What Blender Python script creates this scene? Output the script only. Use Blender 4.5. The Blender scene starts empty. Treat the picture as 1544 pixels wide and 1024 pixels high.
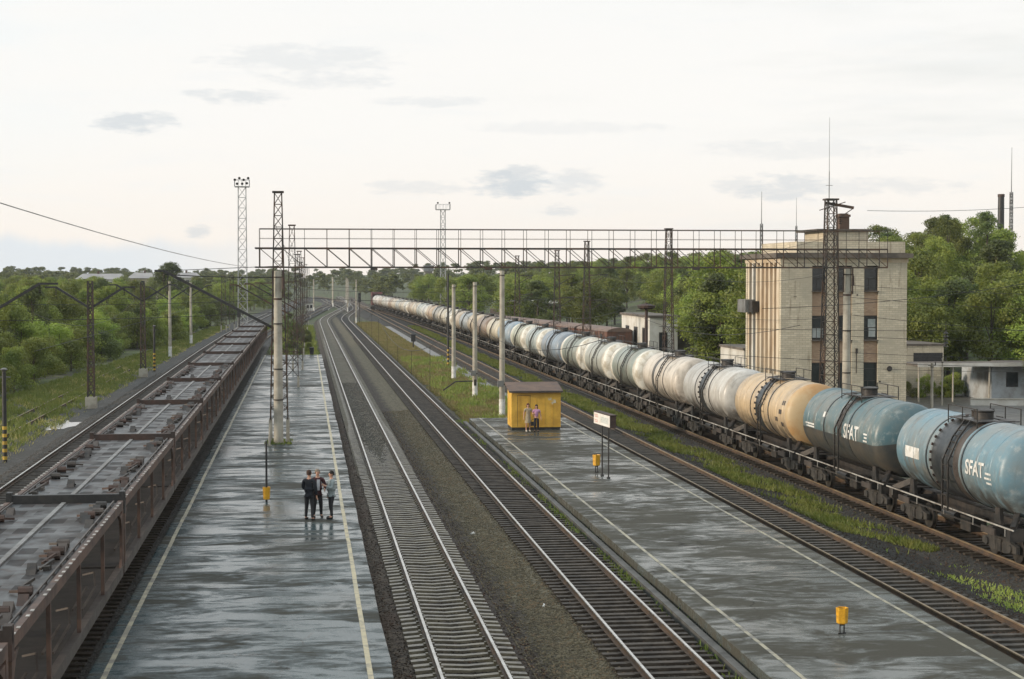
import bpy, bmesh, math, random
import numpy as np
from mathutils import Vector, Matrix
random.seed(7)
rng = np.random.default_rng(11)
R = math.radians
sc = bpy.context.scene
col = sc.collection

# ------------------------------------------------------------------ camera
cam_d = bpy.data.cameras.new("camera")
cam = bpy.data.objects.new("camera", cam_d)
col.objects.link(cam)
cam.location = (0, 0, 9.4)
cam.rotation_euler = (R(90 - 2.1637), 0, R(-7.1653))
cam_d.sensor_width = 36
cam_d.lens = 58.01
cam_d.clip_start = 0.5
cam_d.clip_end = 20000
sc.camera = cam

# ------------------------------------------------------------------ sky, sun, exposure
SUN_EL, SUN_AZ = 13.0, -96.0            # azimuth clockwise from +Y
sc.view_settings.view_transform = 'Standard'
sc.view_settings.look = 'None'
sc.view_settings.gamma = 1
sc.view_settings.exposure = 0.17
sc.view_settings.use_curve_mapping = False
world = bpy.data.worlds.new("World")
sc.world = world
world.use_nodes = True
wt = world.node_tree
wt.nodes.clear()


class NT:
    """small node-tree helper"""
    def __init__(s, tree):
        s.t = tree
    def n(s, typ, **kw):
        nd = s.t.nodes.new(typ)
        for k, v in kw.items():
            setattr(nd, k, v)
        return nd
    def put(s, sock, v):
        if isinstance(v, bpy.types.NodeSocket):
            s.t.links.new(v, sock)
        elif isinstance(v, (tuple, list)) and len(v) == 3 and sock.type == 'RGBA':
            sock.default_value = (*v, 1)
        else:
            sock.default_value = v
    def math(s, op, a, b=0.0, c=None, clamp=False):
        nd = s.n('ShaderNodeMath', operation=op, use_clamp=clamp)
        s.put(nd.inputs[0], a); s.put(nd.inputs[1], b)
        if c is not None:
            s.put(nd.inputs[2], c)
        return nd.outputs[0]
    def mix(s, f, a, b, blend='MIX'):
        nd = s.n('ShaderNodeMix', data_type='RGBA', blend_type=blend)
        s.put(nd.inputs[0], f); s.put(nd.inputs[6], a); s.put(nd.inputs[7], b)
        return nd.outputs[2]
    def step(s, v, lo, hi, a=0.0, b=1.0):
        nd = s.n('ShaderNodeMapRange', interpolation_type='SMOOTHSTEP')
        s.put(nd.inputs[0], v)
        for i, q in enumerate((lo, hi, a, b)):
            s.put(nd.inputs[i + 1], q)
        return nd.outputs[0]
    def noise(s, vec, scale, detail=4, rough=.55, dist=0.0):
        nd = s.n('ShaderNodeTexNoise')
        s.put(nd.inputs['Vector'], vec)
        nd.inputs['Scale'].default_value = scale
        nd.inputs['Detail'].default_value = detail
        nd.inputs['Roughness'].default_value = rough
        nd.inputs['Distortion'].default_value = dist
        return nd.outputs['Fac']
    def scale(s, vec, sx, sy, sz):
        nd = s.n('ShaderNodeMapping')
        s.put(nd.inputs['Vector'], vec)
        nd.inputs['Scale'].default_value = (sx, sy, sz)
        return nd.outputs[0]
    def sep(s, vec):
        nd = s.n('ShaderNodeSeparateXYZ')
        s.put(nd.inputs[0], vec)
        return nd.outputs
    def comb(s, x, y, z):
        nd = s.n('ShaderNodeCombineXYZ')
        for i, v in enumerate((x, y, z)):
            s.put(nd.inputs[i], v)
        return nd.outputs[0]
    def pos(s):
        return s.n('ShaderNodeNewGeometry').outputs['Position']
    def obj(s):
        return s.n('ShaderNodeTexCoord').outputs['Object']


def build_sky():
    w = NT(wt)
    out = w.n('ShaderNodeOutputWorld')
    bg = w.n('ShaderNodeBackground')
    bg.inputs[1].default_value = 0.1
    wt.links.new(bg.outputs[0], out.inputs[0])
    sky = w.n('ShaderNodeTexSky', sky_type='NISHITA')
    sky.sun_disc = False
    sky.sun_elevation = R(SUN_EL)
    sky.sun_rotation = R(SUN_AZ)
    d = w.n('ShaderNodeTexCoord').outputs['Generated']
    x, y, z = w.sep(d)
    az = w.math('ARCTAN2', x, y)
    el = w.math('ARCSINE', z)
    p = w.comb(az, w.math('MULTIPLY', el, 3.2), 0)
    # thin high overcast, brighter towards the zenith, faintly pink near the horizon
    white = w.mix(w.step(el, .0, .10), (9.6, 8.85, 8.1), (9.25, 9.05, 8.75))
    white = w.mix(w.step(el, .10, .30), white, (8.6, 8.95, 9.0))
    white = w.mix(w.step(el, .32, .9), white, (10.0, 10.6, 11.2))
    # pale blue gaps on the left side of the sky
    left = w.step(az, -.02, -.32)
    gap = w.math('MULTIPLY', w.step(w.noise(p, 4.2, 3), .36, .62), w.math('MULTIPLY', left, w.step(el, .02, .2)))
    c = w.mix(w.math('MULTIPLY', gap, .85), white, (6.7, 8.5, 9.3))
    c = w.mix(.06, c, sky.outputs[0])
    # broad grey veils on the right
    veil = w.math('MULTIPLY', w.step(w.noise(w.scale(p, 1, 2.4, 1), 3.4, 5, .6), .46, .72), w.step(az, .0, .40))
    c = w.mix(w.math('MULTIPLY', veil, .8), c, (7.6, 7.7, 7.5))
    mott = w.math('MULTIPLY', w.step(w.noise(w.scale(p, 1, 2.0, 1), 9, 7, .62, .6), .50, .74), .34)
    c = w.mix(mott, c, (8.0, 8.25, 8.3))
    # small grey clouds: azimuth, elevation, half width, half height, strength
    blobs = [(-.100, .0905, .022, .0060, .62), (-.088, .0925, .012, .004, .5), (.124, .0565, .024, .0075, .75), (.133, .0625, .012, .005, .6), (.162, .0575, .016, .0075, .42),
             (.288, .0535, .026, .0080, .52), (.262, .0560, .014, .005, .36), (.0, .1300, .050, .0080, .30), (.012, .1180, .034, .0050, .32), (-.035, .1060, .022, .0045, .45), (-.06, .1085, .010, .0025, .4),
             (-.062, .0270, .008, .0040, .5), (.070, .0540, .03, .004, .30), (.155, .0405, .012, .0035, .45), (.34, .053, .05, .005, .30), (.075, .1055, .03, .003, .28), (.30, .0760, .06, .006, .22), (.16, .0900, .05, .004, .18)]
    n1 = w.noise(w.scale(p, 1, 1.2, 1), 34, 8, .66, .4)
    n2 = w.noise(w.scale(p, 1, .9, 1), 120, 5, .65)
    warp = w.math('ADD', w.math('MULTIPLY', w.math('SUBTRACT', n1, .5), 5.2), w.math('MULTIPLY', w.math('SUBTRACT', n2, .5), 2.4))
    acc = 0.0
    for (a0, e0, ww, hh, st) in blobs:
        da = w.math('DIVIDE', w.math('SUBTRACT', az, a0), ww)
        de = w.math('DIVIDE', w.math('SUBTRACT', el, e0), hh)
        r2 = w.math('ADD', w.math('MULTIPLY', da, da), w.math('MULTIPLY', de, de))
        m = w.math('MULTIPLY', w.step(w.math('ADD', r2, warp), 1.7, -.1), st)
        acc = w.math('MAXIMUM', acc, m)
    c = w.mix(acc, c, (5.4, 5.9, 6.3))
    # blue-grey cloud bank low on the left
    top = w.math('ADD', .021, w.math('MULTIPLY', w.math('SUBTRACT', w.noise(w.comb(az, 0, 0), 14, 5, .6), .5), .030))
    bank = w.math('MULTIPLY', w.step(w.math('SUBTRACT', el, top), .004, -.006), w.step(az, .02, -.12))
    c = w.mix(w.math('MULTIPLY', bank, .85), c, (7.0, 7.5, 7.9))
    wt.links.new(c, bg.inputs[0])


build_sky()
sun_d = bpy.data.lights.new("sun", 'SUN')
sun_d.energy = 3.0
sun_d.angle = R(6)
sun_d.color = (1.0, .84, .66)
sun = bpy.data.objects.new("sun", sun_d)
col.objects.link(sun)
sv = Vector((math.sin(R(SUN_AZ)) * math.cos(R(SUN_EL)), math.cos(R(SUN_AZ)) * math.cos(R(SUN_EL)), math.sin(R(SUN_EL))))
sun.rotation_euler = sv.to_track_quat('Z', 'Y').to_euler()
sun.location = (-60, 0, 40)


# ------------------------------------------------------------------ materials
def new_mat(name):
    m = bpy.data.materials.new(name)
    m.use_nodes = True
    t = NT(m.node_tree)
    b = m.node_tree.nodes['Principled BSDF']
    return m, t, b


def bump(t, b, h, strength, dist=.05):
    nd = t.n('ShaderNodeBump')
    nd.inputs['Strength'].default_value = strength
    nd.inputs['Distance'].default_value = dist
    t.put(nd.inputs['Height'], h)
    t.put(b.inputs['Normal'], nd.outputs[0])


def simple(name, c1, c2=None, rough=.7, metal=0.0, sc_=1.5, detail=5, rvar=.12, bmp=0.0, bsc=8.0, space='obj', lo=.38, hi=.64, stretch=None):
    """two-tone worn surface: noise mixes two colours, a second noise varies the gloss"""
    m, t, b = new_mat(name)
    v = t.obj() if space == 'obj' else t.pos()
    if stretch:
        v = t.scale(v, *stretch)
    n = t.noise(v, sc_, detail, .6)
    c2 = c2 or tuple(q * .7 for q in c1)
    t.put(b.inputs['Base Color'], t.mix(t.step(n, lo, hi), c1, c2))
    n2 = t.noise(v, sc_ * 3.1, 3)
    t.put(b.inputs['Roughness'], t.math('ADD', rough - rvar, t.math('MULTIPLY', n2, rvar * 2), clamp=True))
    b.inputs['Metallic'].default_value = metal
    if bmp:
        bump(t, b, t.noise(v, bsc, 3), bmp)
    return m


MAT = {}
MAT['steel_lattice'] = simple('weathered_dark_steel', (.045, .042, .038), (.10, .055, .032), .6, .2, 1.2)
MAT['grey_steel'] = simple('grey_galvanised_steel', (.22, .22, .21), (.13, .12, .11), .5, .3, 1.2)
MAT['dark_metal'] = simple('dark_oily_metal', (.028, .026, .024), (.060, .050, .042), .5, .2, 2.5)
MAT['bogie'] = simple('dusty_bogie_steel', (.026, .024, .021), (.060, .053, .045), .65, .1, 3)
MAT['wheel_steel'] = simple('worn_wheel_steel', (.09, .08, .07), (.035, .031, .028), .45, .5, 3)
MAT['rail_top'] = simple('polished_rail_steel', (.62, .61, .58), (.45, .43, .40), .28, .85, 2, space='pos')
MAT['rail_side'] = simple('rusty_rail_side', (.055, .040, .030), (.10, .062, .036), .7, .2, 2, space='pos')
MAT['rail_rust_top'] = simple('dull_rusty_rail_top', (.30, .22, .13), (.20, .14, .085), .5, .4, 1.3, space='pos')
MAT['concrete'] = simple('pale_concrete', (.42, .39, .32), (.30, .27, .22), .85, 0, 1.4, bmp=.15)
MAT['white_paint'] = simple('dirty_white_paint', (.72, .71, .68), (.50, .48, .43), .6, 0, 3)
MAT['yellow_paint'] = simple('yellow_post_paint', (.55, .36, .04), (.35, .22, .04), .5, 0, 5)
MAT['orange_paint'] = simple('orange_enamel_paint', (.70, .37, .022), (.48, .24, .015), .4, 0, 5, bmp=.05)
MAT['black_paint'] = simple('black_bitumen_paint', (.018, .018, .018), (.035, .032, .03), .5, 0, 4)
MAT['rust'] = simple('rusty_brown_steel', (.072, .042, .032), (.040, .029, .024), .7, .1, 1.6, bmp=.1)
MAT['rust_grey'] = simple('greyed_rusty_steel', (.085, .070, .060), (.050, .040, .034), .55, .15, 1.3)
MAT['sleeper_wood'] = simple('creosoted_wood', (.036, .028, .021), (.075, .060, .045), .62, 0, 2.6, space='pos', rvar=.2)
MAT['sleeper_grey_wood'] = simple('greyed_wet_wood', (.085, .072, .057), (.048, .041, .033), .58, 0, 2.6, space='pos', rvar=.22)
MAT['sleeper_concrete'] = simple('wet_sleeper_concrete', (.135, .116, .076), (.062, .052, .035), .32, 0, 2.2, space='pos', rvar=.2)
for q_ in ('sleeper_wood', 'sleeper_grey_wood', 'sleeper_concrete'):
    MAT[q_].node_tree.nodes['Principled BSDF'].inputs['Specular IOR Level'].default_value = .25 if q_ != 'sleeper_concrete' else .4
MAT['bark'] = simple('grey_brown_bark', (.075, .058, .042), (.045, .036, .028), .9, 0, 3, bmp=.3)
MAT['glass'] = simple('dark_window_glass', (.020, .024, .027), (.035, .04, .042), .12, 0, 1, rvar=.05)
MAT['wire'] = simple('dark_wire', (.03, .03, .03), (.05, .045, .04), .6, .3, 1)
MAT['skin'] = simple('skin', (.52, .30, .21), (.46, .25, .17), .55, 0, 6)
MAT['red_brick'] = None


def brick(name, c1, c2, mortar, scale=1.0, rough=.85, bw=.25, bh=.077):
    m, t, b = new_mat(name)
    x, y, z = t.sep(t.pos())
    v = t.comb(t.math('ADD', x, y), z, 0)
    nd = t.n('ShaderNodeTexBrick')
    t.put(nd.inputs['Vector'], v)
    nd.inputs['Scale'].default_value = scale
    nd.inputs['Brick Width'].default_value = bw
    nd.inputs['Row Height'].default_value = bh
    nd.inputs['Mortar Size'].default_value = .008
    nd.inputs['Color1'].default_value = (*c1, 1)
    nd.inputs['Color2'].default_value = (*c2, 1)
    nd.inputs['Mortar'].default_value = (*mortar, 1)
    n = t.noise(t.pos(), .55, 5, .65)
    c = t.mix(t.step(n, .42, .72), nd.outputs['Color'], tuple(q * .70 for q in c1))
    st = t.noise(t.scale(t.pos(), 2.0, 2.0, .22), 1.6, 4, .6)
    c = t.mix(t.math('MULTIPLY', t.step(st, .56, .72), .5), c, (.16, .11, .07))
    t.put(b.inputs['Base Color'], c)
    b.inputs['Roughness'].default_value = rough
    bump(t, b, nd.outputs['Fac'], .4, .01).__class__
    return m


MAT['cream_brick'] = brick('cream_silicate_brick', (.63, .555, .42), (.50, .435, .32), (.24, .21, .165), bw=.42, bh=.15)
MAT['red_brick'] = brick('orange_red_brick', (.47, .32, .21), (.34, .21, .135), (.30, .24, .18))
MAT['dark_brick'] = brick('sooty_brick', (.13, .075, .05), (.08, .05, .036), (.09, .075, .06))
MAT['cream_render'] = simple('weathered_cream_render', (.60, .52, .40), (.47, .36, .24), .85, 0, .9, space='pos', stretch=(1, 1, .35))
MAT['pink_render'] = simple('stained_ochre_render', (.52, .41, .29), (.40, .28, .18), .85, 0, .9, space='pos', stretch=(1, 1, .3))
MAT['white_render'] = simple('whitewashed_wall', (.62, .60, .55), (.47, .44, .38), .85, 0, .6, space='pos')
MAT['grey_blue_wall'] = simple('grimy_blue_white_wall', (.36, .39, .41), (.24, .24, .23), .85, 0, .8, space='pos')
MAT['roof_felt'] = simple('bituminous_roof_felt', (.07, .06, .052), (.11, .09, .075), .8, 0, .8, space='pos')
MAT['roof_dark'] = simple('dark_cornice_concrete', (.085, .072, .06), (.15, .125, .10), .8, 0, .9, space='pos')


def platform_mat(name, wet, dry, grav, seed, cover, ior=.3, xs=1.0):
    """wet asphalt: standing water film in cross-wise streaks, rough drier patches between"""
    m, t, b = new_mat(name)
    p = t.pos()
    q = t.n('ShaderNodeMapping')
    t.put(q.inputs['Vector'], p)
    q.inputs['Location'].default_value = (seed, seed * 2, 0)
    p = q.outputs[0]
    big = t.noise(t.scale(p, .13 * xs, .34, 1), 1.0, 4, .6, .6)
    mid = t.noise(t.scale(p, .30 * xs, .95, 1), 1.2, 7, .66, 1.0)
    fine = t.noise(p, 22, 4, .65)
    s = t.math('ADD', t.math('MULTIPLY', big, .42), t.math('MULTIPLY', mid, .58))
    s = t.math('ADD', s, t.math('MULTIPLY', t.math('SUBTRACT', t.noise(t.scale(p, 1, 1.7, 1), 2.6, 5, .7), .5), .16))
    s = t.math('ADD', s, t.math('MULTIPLY', t.math('SUBTRACT', fine, .5), .07))
    film = t.step(s, cover - .06, cover + .07)
    pool = t.step(s, cover + .01, cover + .105)
    c = t.mix(film, dry, wet)
    c = t.mix(t.math('MULTIPLY', t.step(t.noise(p, .22, 4), .5, .66), .6), c, grav)
    c = t.mix(t.math('MULTIPLY', fine, .6), c, tuple(k * .40 for k in wet))
    cr = t.n('ShaderNodeTexVoronoi', feature='DISTANCE_TO_EDGE')
    wp = t.n('ShaderNodeVectorMath', operation='ADD')
    t.put(wp.inputs[0], p)
    t.put(wp.inputs[1], t.comb(t.math('MULTIPLY', t.noise(p, 1.1, 4), 1.6), t.math('MULTIPLY', t.noise(p, 1.3, 4), 1.6), 0))
    t.put(cr.inputs['Vector'], wp.outputs[0])
    cr.inputs['Scale'].default_value = .28
    crack = t.math('MULTIPLY', t.step(cr.outputs['Distance'], .012, .003), t.step(t.noise(p, .35, 3), .45, .58))
    c = t.mix(t.math('MULTIPLY', crack, .8), c, (.018, .017, .013))
    t.put(b.inputs['Base Color'], c)
    r = t.math('SUBTRACT', .66, t.math('MULTIPLY', film, .38))
    r = t.math('SUBTRACT', r, t.math('MULTIPLY', pool, .13))
    r = t.math('ADD', r, t.math('MULTIPLY', t.math('SUBTRACT', fine, .5), .12), clamp=True)
    t.put(b.inputs['Roughness'], r)
    b.inputs['IOR'].default_value = 1.34
    t.put(b.inputs['Specular IOR Level'], t.math('ADD', t.math('ADD', .10, t.math('MULTIPLY', film, .22)), t.math('MULTIPLY', pool, ior)))
    nd = t.n('ShaderNodeBump')
    t.put(nd.inputs['Strength'], t.math('SUBTRACT', .60, t.math('MULTIPLY', pool, .52)))
    nd.inputs['Distance'].default_value = .02
    t.put(nd.inputs['Height'], t.math('ADD', t.noise(p, 9, 5, .7), t.math('MULTIPLY', mid, .5)))
    t.put(b.inputs['Normal'], nd.outputs[0])
    return m


MAT['platform_a'] = platform_mat('wet_blue_grey_asphalt', (.062, .094, .102), (.062, .054, .040), (.078, .074, .060), 3.0, .468, .26, 1.15)
MAT['platform_b'] = platform_mat('damp_grey_asphalt', (.092, .102, .092), (.078, .072, .056), (.108, .102, .082), 31.0, .503, .22, 1.5)
MAT['kerb'] = simple('wet_kerb_concrete', (.09, .088, .08), (.05, .05, .044), .6, 0, 1.5, space='pos', rvar=.2)
MAT['line_yellow'] = simple('worn_cream_line_paint', (.46, .40, .25), (.22, .20, .15), .5, 0, 3.0, space='pos', lo=.45, hi=.7)
MAT['line_pale'] = simple('worn_pale_line_paint', (.36, .33, .23), (.17, .16, .13), .5, 0, 2.2, space='pos', lo=.42, hi=.62)


def gravel(name, c1, c2, c3, rough=.75, zones=None):
    """crushed stone; optional zones = [(x0, x1, colour)] lay oil stains and weeds along the tracks"""
    m, t, b = new_mat(name)
    p = t.pos()
    vor = t.n('ShaderNodeTexVoronoi')
    t.put(vor.inputs['Vector'], p)
    vor.inputs['Scale'].default_value = 8.5
    big = t.noise(p, .30, 5, .6)
    fine = t.noise(p, 14, 4, .7)
    g = t.math('ADD', t.math('MULTIPLY', t.sep(vor.outputs['Color'])[0], .6), t.math('MULTIPLY', fine, .5))
    c = t.mix(t.step(g, .25, .85), c1, c2)
    c = t.mix(t.step(big, .48, .66), c, c3)
    if zones:
        x = t.sep(p)[0]
        xw = t.math('ADD', x, t.math('MULTIPLY', t.math('SUBTRACT', t.noise(p, .8, 4), .5), 1.1))
        for (x0, x1, cc, f) in zones:
            k = t.math('MULTIPLY', t.step(xw, x0 - .25, x0 + .25), t.step(xw, x1 + .25, x1 - .25))
            k = t.math('MULTIPLY', k, f)
            cz = t.mix(t.step(g, .25, .85), tuple(q * .55 for q in cc), tuple(q * 1.35 for q in cc))
            c = t.mix(k, c, cz)
    t.put(b.inputs['Base Color'], c)
    b.inputs['Roughness'].default_value = rough
    b.inputs['Specular IOR Level'].default_value = .15
    bump(t, b, t.math('ADD', vor.outputs['Distance'], t.math('MULTIPLY', fine, .6)), .9, .05)
    return m


MAT['ballast'] = gravel('dark_crushed_ballast', (.030, .023, .017), (.095, .074, .053), (.058, .038, .026), .7,
                        [(5.9, 7.9, (.120, .104, .066), .9), (5.0, 6.2, (.040, .031, .024), .8), (2.7, 5.2, (.020, .017, .013), .85), (7.7, 10.1, (.016, .015, .013), .85), (10.1, 12.0, (.080, .076, .05), .7)])
MAT['ballast_grey'] = gravel('grey_crushed_ballast', (.042, .040, .037), (.10, .096, .088), (.062, .058, .052))
MAT['fouled'] = gravel('fouled_greyish_ballast', (.075, .067, .050), (.165, .15, .115), (.10, .085, .06))
MAT['dirt'] = gravel('dark_cinder_dirt', (.030, .028, .026), (.062, .058, .052), (.045, .042, .034))
MAT['yard'] = simple('wet_yard_asphalt', (.105, .10, .09), (.07, .066, .058), .42, 0, .5, space='pos', rvar=.2)


def ground_mat():
    m, t, b = new_mat('mixed_grass_and_cinder_ground')
    p = t.pos()
    n = t.noise(p, .11, 6, .65)
    n2 = t.noise(p, 1.6, 5, .7)
    s = t.math('ADD', t.math('MULTIPLY', n, .6), t.math('MULTIPLY', n2, .4))
    c = t.mix(t.step(s, .40, .56), (.055, .050, .036), (.062, .088, .022))
    c = t.mix(t.step(t.noise(p, .35, 5), .52, .68), c, (.125, .12, .05))
    t.put(b.inputs['Base Color'], c)
    b.inputs['Roughness'].default_value = .9
    bump(t, b, t.noise(p, 6, 5, .7), .8, .1)
    return m


MAT['ground'] = ground_mat()


def leaf_mat(name, c1, c2, c3):
    m, t, b = new_mat(name)
    oi = t.n('ShaderNodeObjectInfo')
    n = t.noise(t.pos(), .55, 4, .6)
    n2 = t.noise(t.pos(), 3.2, 2)
    c = t.mix(t.step(n, .36, .66), c1, c2)
    c = t.mix(t.math('MULTIPLY', t.step(n2, .5, .75), .5), c, c3)
    hsv = t.n('ShaderNodeHueSaturation')
    t.put(hsv.inputs['Color'], c)
    t.put(hsv.inputs['Value'], t.math('ADD', .62, t.math('MULTIPLY', oi.outputs['Random'], .80)))
    t.put(hsv.inputs['Hue'], t.math('ADD', .474, t.math('MULTIPLY', oi.outputs['Random'], .026)))
    t.put(b.inputs['Base Color'], hsv.outputs[0])
    b.inputs['Roughness'].default_value = .6
    tr = t.n('ShaderNodeBsdfTranslucent')
    t.put(tr.inputs[0], hsv.outputs[0])
    mx = t.n('ShaderNodeMixShader')
    mx.inputs[0].default_value = .34
    m.node_tree.links.new(b.outputs[0], mx.inputs[1])
    m.node_tree.links.new(tr.outputs[0], mx.inputs[2])
    m.node_tree.links.new(mx.outputs[0], m.node_tree.nodes['Material Output'].inputs[0])
    return m


MAT['leaf'] = leaf_mat('broad_green_leaves', (.115, .165, .027), (.205, .250, .042), (.27, .31, .07))
MAT['leaf_light'] = leaf_mat('light_willow_leaves', (.17, .245, .040), (.265, .33, .058), (.32, .37, .09))
MAT['leaf_dark'] = leaf_mat('dark_leaves', (.068, .100, .027), (.112, .150, .038), (.15, .185, .055))
MAT['grass'] = leaf_mat('grass_blades', (.150, .225, .040), (.235, .285, .060), (.30, .29, .11))
MAT['grass_dry'] = leaf_mat('yellowed_grass_blades', (.25, .25, .075), (.36, .31, .12), (.20, .24, .06))


def tank_paint():
    """paint colour comes from the wagon's own object colour; rust and streaks differ per wagon"""
    m, t, b = new_mat('weathered_tank_paint')
    oi = t.n('ShaderNodeObjectInfo')
    o = t.obj()
    off = t.n('ShaderNodeVectorMath', operation='ADD')
    t.put(off.inputs[0], o)
    t.put(off.inputs[1], t.comb(t.math('MULTIPLY', oi.outputs['Random'], 40), t.math('MULTIPLY', oi.outputs['Random'], 90), 0))
    v = off.outputs[0]
    n = t.noise(v, .7, 5, .6)
    c = t.mix(t.math('MULTIPLY', t.step(n, .35, .7), .5), oi.outputs['Color'], (.26, .22, .17))
    fade = t.noise(v, 2.4, 4, .7)
    c = t.mix(t.math('MULTIPLY', t.step(fade, .5, .75), .30), c, (.62, .60, .55))
    # streaks that run down round the barrel
    st = t.noise(t.scale(v, .5, 2.6, .5), 1.5, 5, .65)
    hv = t.step(t.sep(o)[2], 3.9, 2.0)
    k = t.math('MULTIPLY', t.step(st, .52, .72), t.math('ADD', .25, t.math('MULTIPLY', hv, .6)))
    c = t.mix(k, c, (.17, .090, .042))
    st2 = t.noise(t.scale(v, .25, 5.5, .25), 1.5, 4, .6)
    c = t.mix(t.math('MULTIPLY', t.step(st2, .56, .70), .45), c, (.10, .082, .062))
    dirt = t.math('MULTIPLY', t.step(t.noise(t.scale(v, .6, 1.6, 1.2), 1.2, 5, .6), .30, .56), t.step(t.sep(o)[2], 2.85, 1.75))  # grime low on the barrel, deepened to paint in the shade there
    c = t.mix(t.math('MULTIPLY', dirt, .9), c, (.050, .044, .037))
    soot = t.math('MULTIPLY', t.step(t.noise(t.scale(v, .8, .9, .4), 1.1, 6, .7), .50, .70), .55)
    c = t.mix(soot, c, (.13, .115, .095))
    # oil run down from the hatch on some wagons
    yy = t.math('ABSOLUTE', t.sep(o)[1])
    run = t.math('ADD', yy, t.math('MULTIPLY', t.math('SUBTRACT', t.noise(t.scale(v, .4, 3.5, .4), 1.4, 5, .65), .5), 2.6))
    gate = t.math('GREATER_THAN', t.math('FRACT', t.math('MULTIPLY', oi.outputs['Random'], 7.3)), .45)
    c = t.mix(t.math('MULTIPLY', t.math('MULTIPLY', t.step(run, .85, .1), gate), .8), c, (.050, .042, .034))
    t.put(b.inputs['Base Color'], c)
    t.put(b.inputs['Roughness'], t.math('ADD', .24, t.math('MULTIPLY', fade, .34)))
    return m


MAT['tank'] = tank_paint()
MAT['pale_rail'] = simple('worn_bright_rail', (.50, .48, .44), (.24, .21, .18), .4, .2, 1.2)
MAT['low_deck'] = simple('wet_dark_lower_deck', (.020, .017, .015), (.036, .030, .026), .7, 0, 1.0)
MAT['tank_white'] = simple('flaking_white_tank_end', (.72, .70, .63), (.45, .40, .31), .5, 0, 1.4)
MAT['tank_low'] = simple('oil_blackened_tank_paint', (.045, .050, .050), (.085, .075, .060), .45, 0, .9)
MAT['oil'] = simple('oil_spill', (.022, .026, .030), (.050, .052, .052), .38, 0, 1.3)


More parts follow.
